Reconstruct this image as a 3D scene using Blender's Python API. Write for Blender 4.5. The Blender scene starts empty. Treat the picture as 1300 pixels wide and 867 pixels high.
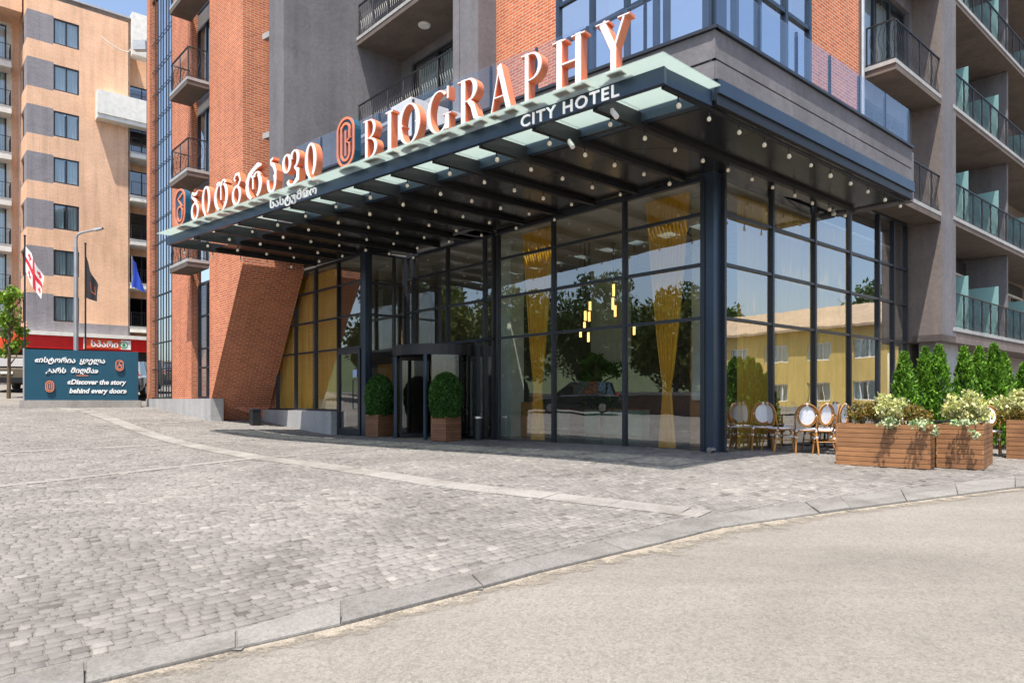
import bpy, bmesh, math, random
import numpy as np
from mathutils import Vector, Matrix, Euler
R = random.Random(7)
S = bpy.context.scene
COL = S.collection
rad = math.radians

# ---------------------------------------------------------------- camera, world, sun, exposure
EYE = 1.6; F = 867.0; U0 = 650.0; VH = 508.0
cam = bpy.data.cameras.new("camera"); cam_ob = bpy.data.objects.new("camera", cam); COL.objects.link(cam_ob)
cam.sensor_width = 36.0; cam.lens = 36.0 * F / 1300.0; cam.shift_y = (VH - 433.5) / 1300.0
cam.clip_start = 0.1; cam.clip_end = 3000
cam_ob.location = (0, 0, EYE); cam_ob.rotation_euler = (rad(90), 0, 0)
S.camera = cam_ob
SUN = Vector((-0.55, -1.80, 5.5)).normalized()
world = bpy.data.worlds.new("World"); S.world = world; world.use_nodes = True
wn = world.node_tree.nodes; bg = wn['Background']
sky = wn.new('ShaderNodeTexSky'); sky.sky_type = 'NISHITA'; sky.sun_disc = False
sky.sun_elevation = math.asin(SUN.z); sky.sun_rotation = math.atan2(SUN.x, SUN.y)
sky.air_density = 1.0; sky.dust_density = 2.4; sky.ozone_density = 0.8
world.node_tree.links.new(sky.outputs[0], bg.inputs[0]); bg.inputs[1].default_value = 0.15
sl = bpy.data.lights.new("sun", 'SUN'); sl.energy = 5.0; sl.angle = rad(0.53); sl.color = (1.0, 0.955, 0.88)
so = bpy.data.objects.new("sun", sl); COL.objects.link(so); so.rotation_euler = SUN.to_track_quat('Z', 'Y').to_euler()
S.view_settings.view_transform = 'Standard'; S.view_settings.look = 'None'
S.view_settings.exposure = 0.80; S.view_settings.gamma = 1.0
S.cycles.max_bounces = 8; S.cycles.transparent_max_bounces = 16; S.cycles.caustics_reflective = False; S.cycles.caustics_refractive = False

# ---------------------------------------------------------------- plan geometry
def W(u, v, d): return Vector(((u - U0) / F * d, d, EYE + (VH - v) / F * d))
def P(u, d): return Vector(((u - U0) / F * d, d))
def zr(z): return EYE + z                       # height given from eye level
VA, VB, VF = -157.0, 1680.0, -392.0
A = Vector((VA - U0, F)).normalized()           # main facades, receding
B = Vector((VB - U0, F)).normalized()           # side facades, receding
FR = Vector((U0 - VF, -F)).normalized()         # canopy front, towards the near corner
def isect(p, d, u):                             # point of the plan line p + t d seen at column u
    k = (u - U0) / F
    t = (k * p.y - p.x) / (d.x - k * d.y)
    return p + d * t
def cross(p, d, q, e):
    den = d.x * e.y - d.y * e.x
    t = ((q.x - p.x) * e.y - (q.y - p.y) * e.x) / den
    return p + d * t
def nrm(d):                                     # normal of a plan direction, turned to the camera side by caller
    return Vector((-d.y, d.x))

# ---------------------------------------------------------------- ground heights (thin plate through measured points)
def px(u, v, z): d = F * -z / (v - VH); return ((u - U0) / F * d, d, z)
ANCH = [px(108, 867, -1.50), px(433, 791, -1.46), px(613.6, 744, -1.42), px(828, 690.5, -1.36), px(1080, 645, -1.28), px(1300, 617, -1.2),
        (3.95, 13.2, -1.02), (-.3, 17.7, -1.04), (-3.3, 20.9, -1.05), (-4.26, 20.0, -1.06), (-5.4, 21.4, -1.09), (-9.2, 25.5, -.75),
        (-10.7, 24.2, -.69), (-15.4, 29.1, -.27), (-16, 28.5, -.3), (-19.3, 27, -.31), (11.2, 19.5, -1.0), (6.94, 11.3, -1.16), (5.8, 12.2, -1.15), (9.3, 12.6, -1.12),
        (0, 0, -1.56), (0, -6, -1.6), (10, 2, -1.42), (-8, -2, -1.62), (22, 14, -1.0), (-20, 10, -1.0), (-32, 24, .1), (-27, 38, .72), (-40, 60, 1.2),
        (0, 45, -.6), (35, 30, -.8), (70, 30, -.8), (-60, 0, -.6), (0, -60, -1.6), (80, -30, -1.4), (-80, 80, 1.4), (80, 90, -.5), (-60, -60, -1.4), (-22, 46, .75)]
_a = np.array(ANCH); _n = len(_a)
def _phi(r2): return np.where(r2 > 1e-9, 0.5 * r2 * np.log(np.maximum(r2, 1e-9)), 0)
_r2 = ((_a[:, None, :2] - _a[None, :, :2]) ** 2).sum(-1)
_M = np.zeros((_n + 3, _n + 3)); _M[:_n, :_n] = _phi(_r2) + np.eye(_n) * 0.4
_M[:_n, _n] = 1; _M[:_n, _n + 1:] = _a[:, :2]; _M[_n:, :_n] = _M[:_n, _n:].T
_w = np.linalg.solve(_M, np.concatenate([_a[:, 2], np.zeros(3)]))
def gnp(x, y):
    x = np.asarray(x, float); y = np.asarray(y, float); sh = x.shape; x = x.ravel(); y = y.ravel()
    cx = np.clip(x, -85, 85); cy = np.clip(y, -65, 95)
    r2 = (cx[:, None] - _a[None, :, 0]) ** 2 + (cy[:, None] - _a[None, :, 1]) ** 2
    return (EYE + _phi(r2) @ _w[:_n] + _w[_n] + _w[_n + 1] * cx + _w[_n + 2] * cy).reshape(sh)
def g(x, y): return float(gnp([x], [y])[0])
def G(u, v):                                    # the ground point seen at a pixel
    d = F * 1.2 / max(v - VH, 1)
    lo, hi = 1.0, 60.0
    k = (u - U0) / F; m = (VH - v) / F
    ds = np.linspace(2, 60, 800); zs = gnp(k * ds, ds); f = EYE + m * ds - zs
    i = int(np.argmax(f < 0)) if (f < 0).any() else len(ds) - 1
    d = ds[i] if i == 0 else ds[i - 1] + (ds[i] - ds[i - 1]) * f[i - 1] / (f[i - 1] - f[i])
    return Vector((k * d, d, EYE + m * d))

# ---------------------------------------------------------------- mesh helpers
class MB:
    def __init__(s): s.v = []; s.f = []; s.m = []; s.uv = []
    def poly(s, pts, mi=0, uv=None):
        i = len(s.v); s.v += [tuple(p) for p in pts]; s.f.append(tuple(range(i, i + len(pts)))); s.m.append(mi)
        s.uv.append(uv if uv else [(p[0] + p[1], p[2]) for p in pts])
    def hexa(s, b, t, mi=0):                    # bottom and top rings of equal count
        n = len(b)
        # orient: bottom reversed
        s.poly(list(reversed(b)), mi, [(p[0], p[1]) for p in reversed(b)]); s.poly(t, mi, [(p[0], p[1]) for p in t])
        acc = 0
        for k in range(n):
            j = (k + 1) % n; L = (Vector(b[j]) - Vector(b[k])).length
            s.poly([b[k], b[j], t[j], t[k]], mi, [(acc, b[k][2]), (acc + L, b[j][2]), (acc + L, t[j][2]), (acc, t[k][2])]); acc += L
    def prism(s, pts, z0, z1, mi=0):            # plan polygon, counter clockwise
        a = sum(pts[i][0] * pts[(i + 1) % len(pts)][1] - pts[(i + 1) % len(pts)][0] * pts[i][1] for i in range(len(pts)))
        if a < 0: pts = list(reversed(pts))
        s.hexa([(p[0], p[1], z0) for p in pts], [(p[0], p[1], z1) for p in pts], mi)
    def wall(s, p, q, z0, z1, out, inn, n, mi=0):   # slab along p-q reaching `out` along n and `inn` against it
        n = n.normalized()
        s.prism([p + n * out, q + n * out, q - n * inn, p - n * inn], z0, z1, mi)
    def box(s, x0, x1, y0, y1, z0, z1, mi=0): s.prism([Vector((x0, y0)), Vector((x1, y0)), Vector((x1, y1)), Vector((x0, y1))], z0, z1, mi)
    def bar(s, a, b, w, h, mi=0, up=Vector((0, 0, 1))):  # rectangular bar from a to b
        a = Vector(a); b = Vector(b); d = (b - a).normalized()
        if abs(d.dot(up)) > .98: up = Vector((1, 0, 0))
        x = d.cross(up).normalized() * w / 2; y = x.cross(d).normalized() * h / 2
        r0 = [a - x - y, a + x - y, a + x + y, a - x + y]; r1 = [p + (b - a) for p in r0]
        s.poly([r0[3], r0[2], r0[1], r0[0]], mi); s.poly(r1, mi)
        L = (b - a).length
        for k in range(4):
            j = (k + 1) % 4; s.poly([r0[k], r0[j], r1[j], r1[k]], mi, [(0, k * .1), (0, k * .1 + .1), (L, k * .1 + .1), (L, k * .1)])
    def tube(s, path, r, n=6, mi=0, cap=True):
        path = [Vector(p) for p in path]; rs = r if hasattr(r, '__len__') else [r] * len(path)
        i0 = len(s.v); up = None
        for k, p in enumerate(path):
            d = (path[min(k + 1, len(path) - 1)] - path[max(k - 1, 0)]).normalized()
            if up is None: up = Vector((0, 0, 1)) if abs(d.z) < .9 else Vector((1, 0, 0))
            x = d.cross(up)
            x = x.normalized() if x.length > 1e-5 else Vector((1, 0, 0)); y = x.cross(d).normalized(); up = y
            for a in range(n):
                t = 2 * math.pi * a / n; s.v.append(tuple(p + (x * math.cos(t) + y * math.sin(t)) * rs[k]))
        for k in range(len(path) - 1):
            for a in range(n):
                b = (a + 1) % n; q = i0 + k * n
                s.f.append((q + a, q + n + a, q + n + b, q + b)); s.m.append(mi); s.uv.append([(a / n, k), (a / n, k + 1), (b / n, k + 1), (b / n, k)])
        if cap:
            for q in (i0, i0 + (len(path) - 1) * n):
                ff = tuple(q + a for a in range(n)); s.f.append(ff if q == i0 else ff[::-1]); s.m.append(mi); s.uv.append([(0, 0)] * n)
    def lathe(s, prof, c=(0, 0, 0), n=12, mi=0):
        i0 = len(s.v)
        for r, z in prof:
            for a in range(n):
                t = 2 * math.pi * a / n; s.v.append((c[0] + r * math.cos(t), c[1] + r * math.sin(t), c[2] + z))
        for k in range(len(prof) - 1):
            for a in range(n):
                b = (a + 1) % n; q = i0 + k * n
                s.f.append((q + a, q + b, q + n + b, q + n + a)); s.m.append(mi); s.uv.append([(a / n, k), (b / n, k), (b / n, k + 1), (a / n, k + 1)])
    def build(s, name, mats, parent=None, smooth=False, **kw):
        me = bpy.data.meshes.new(name); me.from_pydata(s.v, [], s.f)
        if not isinstance(mats, (list, tuple)): mats = [mats]
        for m in mats: me.materials.append(m)
        me.polygons.foreach_set('material_index', np.array(s.m, dtype=np.int32))
        uvl = me.uv_layers.new(name='uv'); flat = [c for f in s.uv for p in f for c in p]
        uvl.data.foreach_set('uv', np.array(flat, dtype=np.float32))
        if smooth: me.polygons.foreach_set('use_smooth', np.ones(len(s.f), dtype=bool))
        me.update(); return link(name, me, parent, **kw)
def link(name, data, parent=None, **kw):
    o = bpy.data.objects.new(name, data); COL.objects.link(o)
    if parent:
        o.parent = parent
        if parent.parent is None: o.matrix_parent_inverse = Matrix.Translation(-parent.location)
    for k, v in kw.items(): o[k] = v
    return o
def link_local(name, data, parent): 
    o = bpy.data.objects.new(name, data); COL.objects.link(o); o.parent = parent; return o
def thing(name, label, cat, loc=(0, 0, 0), group=None):
    o = bpy.data.objects.new(name, None); COL.objects.link(o); o.location = loc; o.empty_display_size = .2
    o['label'] = label; o['category'] = cat
    if group: o['group'] = group
    return o
def tag(o, label, cat, group=None):
    o['label'] = label; o['category'] = cat
    if group: o['group'] = group
    return o
def copy_tree(o, parent=None):
    c = o.copy(); COL.objects.link(c)
    if parent:
        c.parent = parent; c.matrix_parent_inverse = o.matrix_parent_inverse.copy()
    for ch in o.children: copy_tree(ch, c)
    return c
def npmesh(name, verts, faces, mats, parent=None, uv=None, cols=None, midx=None, smooth=False, **kw):
    """verts (n,3), faces (m,k) all of the same k"""
    me = bpy.data.meshes.new(name); verts = np.asarray(verts, np.float32); faces = np.asarray(faces, np.int32); k = faces.shape[1]
    me.vertices.add(len(verts)); me.vertices.foreach_set('co', verts.ravel())
    me.loops.add(faces.size); me.loops.foreach_set('vertex_index', faces.ravel())
    me.polygons.add(len(faces)); me.polygons.foreach_set('loop_start', np.arange(0, faces.size, k, dtype=np.int32))
    for m in (mats if isinstance(mats, (list, tuple)) else [mats]): me.materials.append(m)
    if midx is not None: me.polygons.foreach_set('material_index', np.asarray(midx, np.int32))
    if smooth: me.polygons.foreach_set('use_smooth', np.ones(len(faces), dtype=bool))
    if uv is not None:
        l = me.uv_layers.new(name='uv'); l.data.foreach_set('uv', np.asarray(uv, np.float32).ravel())
    me.update(calc_edges=True); me.validate()
    return link(name, me, parent, **kw)

# ---------------------------------------------------------------- materials
def mat(name):
    m = bpy.data.materials.new(name); m.use_nodes = True; nt = m.node_tree
    return m, nt, nt.nodes['Principled BSDF']
def N(nt, t, **kw):
    n = nt.nodes.new(t)
    for k, v in kw.items(): setattr(n, k, v)
    return n
def coords(nt, scale=1.0, kind='Object', sv=None):
    tc = N(nt, 'ShaderNodeTexCoord'); mp = N(nt, 'ShaderNodeMapping')
    mp.inputs['Scale'].default_value = sv if sv else (scale,) * 3
    nt.links.new(tc.outputs[kind], mp.inputs[0]); return mp.outputs[0]
def ramp(nt, fac, stops):
    r = N(nt, 'ShaderNodeValToRGB'); e = r.color_ramp.elements
    while len(e) < len(stops): e.new(.5)
    for i, (p, c) in enumerate(stops):
        e[i].position = p; e[i].color = (c[0], c[1], c[2], 1) if hasattr(c, '__len__') else (c, c, c, 1)
    nt.links.new(fac, r.inputs[0]); return r.outputs[0]
def noise(nt, vec, scale, detail=5, rough=.6, dist=0):
    n = N(nt, 'ShaderNodeTexNoise'); n.inputs['Scale'].default_value = scale; n.inputs['Detail'].default_value = detail
    n.inputs['Roughness'].default_value = rough; n.inputs['Distortion'].default_value = dist
    if vec: nt.links.new(vec, n.inputs['Vector'])
    return n.outputs['Fac']
def mix(nt, a, b, fac, mode='MIX'):
    m = N(nt, 'ShaderNodeMix', data_type='RGBA', blend_type=mode)
    for i, x in ((6, a), (7, b)):
        if hasattr(x, 'links'): nt.links.new(x, m.inputs[i])
        else: m.inputs[i].default_value = (x[0], x[1], x[2], 1)
    if hasattr(fac, 'links'): nt.links.new(fac, m.inputs[0])
    else: m.inputs[0].default_value = fac
    return m.outputs[2]
def bump(nt, bs, h, strength=.3, dist=.02):
    b = N(nt, 'ShaderNodeBump'); b.inputs['Strength'].default_value = strength; b.inputs['Distance'].default_value = dist
    nt.links.new(h, b.inputs['Height']); nt.links.new(b.outputs[0], bs.inputs['Normal']); return b
def simple(name, c, rough=.5, metal=0, var=.12, scale=3.0, bmp=0.0, spec=.5):
    m, nt, b = mat(name)
    v = coords(nt); f = noise(nt, v, scale, 6)
    lo = [x * (1 - var) for x in c]; hi = [min(1, x * (1 + var)) for x in c]
    nt.links.new(ramp(nt, f, [(.3, lo), (.7, hi)]), b.inputs['Base Color'])
    b.inputs['Roughness'].default_value = rough; b.inputs['Metallic'].default_value = metal; b.inputs['Specular IOR Level'].default_value = spec
    if bmp: bump(nt, b, noise(nt, v, scale * 8, 4), bmp, .01)
    return m
def brick_mat(name, c1, c2, mortar, bw=.25, rh=.078, ms=.011):
    m, nt, b = mat(name)
    v = coords(nt, kind='UV'); br = N(nt, 'ShaderNodeTexBrick')
    br.inputs['Scale'].default_value = 1; br.inputs['Brick Width'].default_value = bw; br.inputs['Row Height'].default_value = rh
    br.inputs['Mortar Size'].default_value = ms; br.inputs['Mortar Smooth'].default_value = .2; br.inputs['Bias'].default_value = 0
    br.inputs['Color1'].default_value = (*c1, 1); br.inputs['Color2'].default_value = (*c2, 1); br.inputs['Mortar'].default_value = (*mortar, 1)
    nt.links.new(v, br.inputs['Vector'])
    f = noise(nt, v, .5, 5); f2 = noise(nt, v, 14, 4)
    c = mix(nt, br.outputs['Color'], ramp(nt, f, [(.3, (.88, .87, .87)), (.7, (1.08, 1.08, 1.08))]), 1.0, 'MULTIPLY')
    c = mix(nt, c, ramp(nt, f2, [(.3, (.84, .84, .84)), (.7, (1.12, 1.12, 1.12))]), 1.0, 'MULTIPLY')
    st_ = noise(nt, coords(nt, kind='UV', sv=(1.5, .12, 1)), 1.6, 5, .6); c = mix(nt, c, ramp(nt, st_, [(.34, (.86, .85, .84)), (.5, (1, 1, 1)), (.68, (1.06, 1.06, 1.06))]), 1, 'MULTIPLY')
    nt.links.new(c, b.inputs['Base Color']); b.inputs['Roughness'].default_value = .85; b.inputs['Specular IOR Level'].default_value = .25
    inv = N(nt, 'ShaderNodeInvert'); nt.links.new(br.outputs['Fac'], inv.inputs['Color'])
    bump(nt, b, inv.outputs[0], .7, .012); return m
M = {}
M['brick'] = brick_mat('red_brick', (.63, .180, .068), (.46, .112, .043), (.60, .42, .31))
M['brick_beige'] = brick_mat('beige_brick', (.84, .50, .31), (.78, .455, .275), (.80, .60, .46), .3, .09, .008)
M['brick_grey'] = brick_mat('grey_brick', (.27, .255, .27), (.23, .215, .23), (.32, .3, .32), .3, .09, .01)
def stucco(name, c, var=.16):
    m, nt, b = mat(name); v = coords(nt)
    f1 = noise(nt, v, .55, 6, .65, .6); f2 = noise(nt, v, 9, 6, .7)
    st = noise(nt, coords(nt, sv=(1.6, 1.6, .12)), 1.3, 5)
    c0 = ramp(nt, f1, [(.3, [x * (1 - var) for x in c]), (.7, [x * (1 + var) for x in c])])
    c0 = mix(nt, c0, ramp(nt, f2, [(.3, (.86, .86, .86)), (.7, (1.1, 1.1, 1.1))]), 1, 'MULTIPLY')
    c0 = mix(nt, c0, ramp(nt, st, [(.35, (.86, .86, .87)), (.65, (1.07, 1.07, 1.06))]), 1, 'MULTIPLY')
    nt.links.new(c0, b.inputs['Base Color']); b.inputs['Roughness'].default_value = .9; b.inputs['Specular IOR Level'].default_value = .2
    bump(nt, b, f2, .35, .02); return m
M['stucco'] = stucco('grey_stucco', (.178, .170, .180))
M['stucco_warm'] = stucco('warm_grey_plaster', (.205, .172, .157))
M['plaster_soffit'] = stucco('brown_plaster', (.15, .122, .106))
M['stone'] = stucco('pale_stone', (.40, .395, .385), .1)
M['concrete'] = stucco('concrete', (.33, .31, .285), .18)
M['metal'] = simple('dark_metal', (.022, .026, .034), .38, .0, .2, 2)
M['metal_blue'] = simple('blue_grey_metal', (.035, .055, .085), .3, .3, .15, 1.2)
M['black'] = simple('black_metal', (.012, .012, .014), .45)
M['soffit'] = simple('black_soffit_metal', (.014, .0135, .014), .24, .0, .2, 1.0)
M['steel'] = simple('brushed_steel', (.55, .55, .56), .3, 1.0)
M['galv'] = simple('galvanised_steel', (.42, .43, .44), .5, .6)
M['white'] = simple('white_paint', (.80, .79, .77), .6)
M['white_wall'] = simple('white_render', (.70, .68, .63), .8, bmp=.1)
M['orange'] = simple('orange_sign_paint', (.70, .21, .095), .4)
M['sign_white'] = simple('white_letter_face', (.82, .79, .77), .45)
M['sign_blue'] = simple('teal_sign_paint', (.004, .075, .135), .45)
M['teal_board'] = simple('teal_board_paint', (.003, .062, .105), .5, 0, .1, 2)
M['red'] = simple('red_fascia', (.62, .012, .012), .4)
M['orange_red'] = simple('orange_fascia', (.75, .09, .03), .4)
M['green'] = simple('green_print', (.02, .30, .10), .5)
M['black_void'] = simple('painted_interior_dark', (.02, .02, .022), .8)  # black that stands in for the darkness of unlit rooms
M['cream'] = simple('cream_ceiling', (.62, .60, .52), .8)
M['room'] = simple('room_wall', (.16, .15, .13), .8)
M['tile'] = simple('lobby_floor', (.10, .095, .09), .25)
M['wood_int'] = simple('oak_panel', (.34, .17, .055), .45, 0, .25, 5)
M['pale_green'] = simple('pale_column', (.58, .64, .55), .7)
M['mint'] = simple('mint_cabinet', (.22, .42, .34), .5)
M['bulb_holder'] = M['black']
M['rattan_white'] = simple('white_woven_seat', (.72, .74, .77), .6, 0, .1, 30)
M['soil'] = simple('soil', (.05, .035, .02), .9, 0, .3, 10, .5)
M['trunk'] = simple('bark', (.13, .095, .06), .9, 0, .3, 8, .4)
M['car_brown'] = simple('bronze_car_paint', (.20, .165, .12), .25, .5)
M['car_grey'] = simple('silver_car_paint', (.45, .46, .47), .25, .5)
M['car_dark'] = simple('dark_car_paint', (.03, .033, .038), .25, .3)
M['car_red'] = simple('maroon_car_paint', (.16, .02, .02), .2, .2)
M['tyre'] = simple('rubber', (.02, .02, .02), .8)
M['lamp_red'] = simple('tail_lamp_red', (.5, .02, .02), .2)
M['yellow_wall'] = stucco('yellow_render', (.66, .48, .17), .1)
M['roof_tan'] = stucco('tan_roof', (.45, .33, .22), .15)
M['brown_wall'] = stucco('brown_stone', (.16, .10, .075), .2)

def wood(name, c):
    m, nt, b = mat(name); v = coords(nt, sv=(1, 1, 1)); ri = N(nt, 'ShaderNodeObjectInfo')
    uv = coords(nt, kind='UV', sv=(1.2, 22, 1)); f = noise(nt, uv, 2.5, 6, .65, .4); f2 = noise(nt, v, 1.6, 4)
    col = ramp(nt, f, [(.25, [x * .62 for x in c]), (.55, c), (.8, [x * 1.3 for x in c])])
    col = mix(nt, col, ramp(nt, f2, [(.3, (.7, .68, .66)), (.7, (1.12, 1.1, 1.08))]), 1, 'MULTIPLY')
    col = mix(nt, col, ramp(nt, ri.outputs['Random'], [(0, (.78, .76, .74)), (1, (1.15, 1.13, 1.1))]), 1, 'MULTIPLY')
    nt.links.new(col, b.inputs['Base Color']); b.inputs['Roughness'].default_value = .6; bump(nt, b, f, .3, .004); return m
M['plank'] = wood('stained_plank', (.33, .160, .068))
M['plank_dark'] = wood('weathered_plank', (.27, .13, .065))
M['rattan'] = wood('honey_cane', (.45, .21, .05))

def foliage(name, cols, trans=.25):
    m, nt, b = mat(name); gi = N(nt, 'ShaderNodeNewGeometry')
    n = len(cols); c = ramp(nt, gi.outputs['Random Per Island'], [((i + .0) / max(n - 1, 1), k) for i, k in enumerate(cols)])
    f = noise(nt, coords(nt), 2.2, 3); c = mix(nt, c, ramp(nt, f, [(.3, (.7, .72, .7)), (.7, (1.2, 1.2, 1.1))]), 1, 'MULTIPLY')
    nt.links.new(c, b.inputs['Base Color']); b.inputs['Roughness'].default_value = .6; b.inputs['Specular IOR Level'].default_value = .3
    t = N(nt, 'ShaderNodeBsdfTranslucent'); nt.links.new(c, t.inputs[0]); ms = N(nt, 'ShaderNodeMixShader'); ms.inputs[0].default_value = trans
    out = nt.nodes['Material Output']; nt.links.new(b.outputs[0], ms.inputs[1]); nt.links.new(t.outputs[0], ms.inputs[2]); nt.links.new(ms.outputs[0], out.inputs[0]); return m
M['leaf_box'] = foliage('box_leaves', [(.025, .075, .014), (.05, .14, .025), (.09, .21, .04)])
M['leaf_thuja'] = foliage('thuja_leaves', [(.045, .12, .012), (.11, .25, .022), (.20, .38, .035)])
M['leaf_cream'] = foliage('variegated_leaves', [(.62, .58, .20), (.70, .66, .34), (.30, .38, .08), (.78, .74, .50)])
M['leaf_rust'] = foliage('bronze_leaves', [(.10, .11, .02), (.20, .15, .03), (.26, .13, .03), (.12, .17, .03)])
M['leaf_ivy'] = foliage('ivy_leaves', [(.58, .62, .42), (.16, .30, .10), (.74, .76, .56)])
M['leaf_street'] = foliage('street_tree_leaves', [(.16, .30, .03), (.26, .40, .04), (.12, .22, .03)])
M['leaf_tree'] = foliage('tree_leaves', [(.03, .065, .012), (.05, .10, .02), (.075, .12, .025)])
M['leaf_yellow'] = foliage('olive_tree_leaves', [(.10, .13, .02), (.16, .17, .03), (.08, .12, .02)])

def glass(name, tint, refl, rough=.0, wav=.0):
    m, nt, b = mat(name); nt.nodes.remove(b); out = nt.nodes['Material Output']
    t = N(nt, 'ShaderNodeBsdfTransparent'); t.inputs[0].default_value = (*tint, 1)
    gl = N(nt, 'ShaderNodeBsdfGlossy'); gl.inputs['Roughness'].default_value = rough; gl.inputs[0].default_value = (.92, .95, .97, 1)
    fr = N(nt, 'ShaderNodeLayerWeight'); fr.inputs[0].default_value = .5
    pw = N(nt, 'ShaderNodeMath', operation='POWER'); pw.inputs[1].default_value = 4; nt.links.new(fr.outputs['Facing'], pw.inputs[0])
    mr = N(nt, 'ShaderNodeMapRange'); mr.inputs['From Min'].default_value = 0; mr.inputs['From Max'].default_value = 1
    mr.inputs['To Min'].default_value = refl; mr.inputs['To Max'].default_value = .9
    nt.links.new(pw.outputs[0], mr.inputs[0])
    if wav:
        bp = N(nt, 'ShaderNodeBump'); bp.inputs['Strength'].default_value = wav; bp.inputs['Distance'].default_value = .02
        nt.links.new(noise(nt, coords(nt), .9, 2, .4), bp.inputs['Height']); nt.links.new(bp.outputs[0], gl.inputs['Normal'])
    ms = N(nt, 'ShaderNodeMixShader'); nt.links.new(mr.outputs[0], ms.inputs[0]); nt.links.new(t.outputs[0], ms.inputs[1]); nt.links.new(gl.outputs[0], ms.inputs[2])
    nt.links.new(ms.outputs[0], out.inputs[0]); return m
M['glass'] = glass('lobby_glass', (.95, .97, .95), .26, 0, .14)
M['glass_side'] = glass('lobby_side_glass', (.93, .95, .95), .40, 0, .14)  # same glass as the front, reflection raised to imitate a brighter sky
M['glass_blue'] = glass('blue_glass', (.55, .70, .82), .72, 0, .06)
M['glass_rail'] = glass('balustrade_glass', (.90, .93, .97), .045)
M['glass_room'] = glass('room_window_glass', (.84, .93, .95), .20, 0, .05)
M['glass_door'] = glass('door_glass', (.55, .57, .58), .09)
M['glass_dark'] = glass('car_glass', (.12, .13, .14), .2)
M['glass_beige'] = glass('flat_window_glass', (.80, .92, .95), .20, 0, .06)

def frosted(name, c, tr, clear=.25):
    m, nt, b = mat(name); b.inputs['Roughness'].default_value = .25
    f = noise(nt, coords(nt), .8, 4); col = ramp(nt, f, [(.3, [x * .9 for x in c]), (.7, c)])
    nt.links.new(col, b.inputs['Base Color'])
    t = N(nt, 'ShaderNodeBsdfTranslucent'); nt.links.new(col, t.inputs[0]); ms = N(nt, 'ShaderNodeMixShader'); ms.inputs[0].default_value = tr
    tp = N(nt, 'ShaderNodeBsdfTransparent'); tp.inputs[0].default_value = (*[min(1, x * 1.15) for x in c], 1); m2 = N(nt, 'ShaderNodeMixShader'); m2.inputs[0].default_value = clear
    nt.links.new(b.outputs[0], ms.inputs[1]); nt.links.new(t.outputs[0], ms.inputs[2]); nt.links.new(ms.outputs[0], m2.inputs[1]); nt.links.new(tp.outputs[0], m2.inputs[2])
    nt.links.new(m2.outputs[0], nt.nodes['Material Output'].inputs[0]); return m
M['glass_canopy'] = frosted('canopy_glass', (.63, .705, .675), .60, .52)
M['glass_teal'] = frosted('teal_partition_glass', (.42, .66, .66), .45, .1)
M['bulb'] = None
M['sheer'] = frosted('white_net_curtain', (.80, .83, .82), .35, .05)
M['curtain'] = frosted('gold_curtain', (.95, .60, .06), .35, .02)
M['curtain_sheer'] = frosted('gold_sheer_curtain', (.93, .62, .08), .35, .10)
def emit(name, c, s):
    m, nt, b = mat(name); b.inputs['Base Color'].default_value = (*c, 1); b.inputs['Emission Color'].default_value = (*c, 1); b.inputs['Emission Strength'].default_value = s; return m
M['pendant'] = emit('lit_pendant_glass', (1.0, .60, .17), 1.7)
M['bulb'] = emit('warm_bulb_glass', (.62, .55, .43), .13)
M['letter_glow'] = emit('white_letter_added_glow', (.82, .82, .82), .22)  # self-glow added so the shaded fascia letters read white
M['downlight'] = emit('lit_ceiling_light', (1.0, .9, .75), 3)

# ground materials
def sett_mat():
    m, nt, b = mat('granite_sett'); gi = N(nt, 'ShaderNodeNewGeometry'); oi = N(nt, 'ShaderNodeObjectInfo')
    v = coords(nt); big = noise(nt, v, .35, 6, .62, .8); mid = noise(nt, v, 3.2, 5); fine = noise(nt, v, 60, 4)
    add = N(nt, 'ShaderNodeMath', operation='ADD'); nt.links.new(gi.outputs['Random Per Island'], add.inputs[0]); nt.links.new(oi.outputs['Random'], add.inputs[1])
    fr = N(nt, 'ShaderNodeMath', operation='FRACT'); nt.links.new(add.outputs[0], fr.inputs[0])
    c = ramp(nt, fr.outputs[0], [(0, (.085, .076, .068)), (.04, (.142, .133, .124)), (.35, (.160, .151, .142)), (.7, (.171, .161, .151)), (.95, (.186, .175, .164)), (1, (.235, .222, .205))])
    c = mix(nt, c, ramp(nt, big, [(.32, (.76, .74, .72)), (.5, (1, .99, .975)), (.68, (1.22, 1.20, 1.17))]), 1, 'MULTIPLY')
    c = mix(nt, c, ramp(nt, mid, [(.3, (.84, .83, .82)), (.7, (1.12, 1.11, 1.1))]), 1, 'MULTIPLY')
    c = mix(nt, c, ramp(nt, fine, [(.3, (.85, .85, .85)), (.7, (1.15, 1.15, 1.15))]), 1, 'MULTIPLY')
    nt.links.new(c, b.inputs['Base Color']); b.inputs['Roughness'].default_value = .8; bump(nt, b, fine, .6, .006); return m
M['sett'] = sett_mat()
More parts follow.
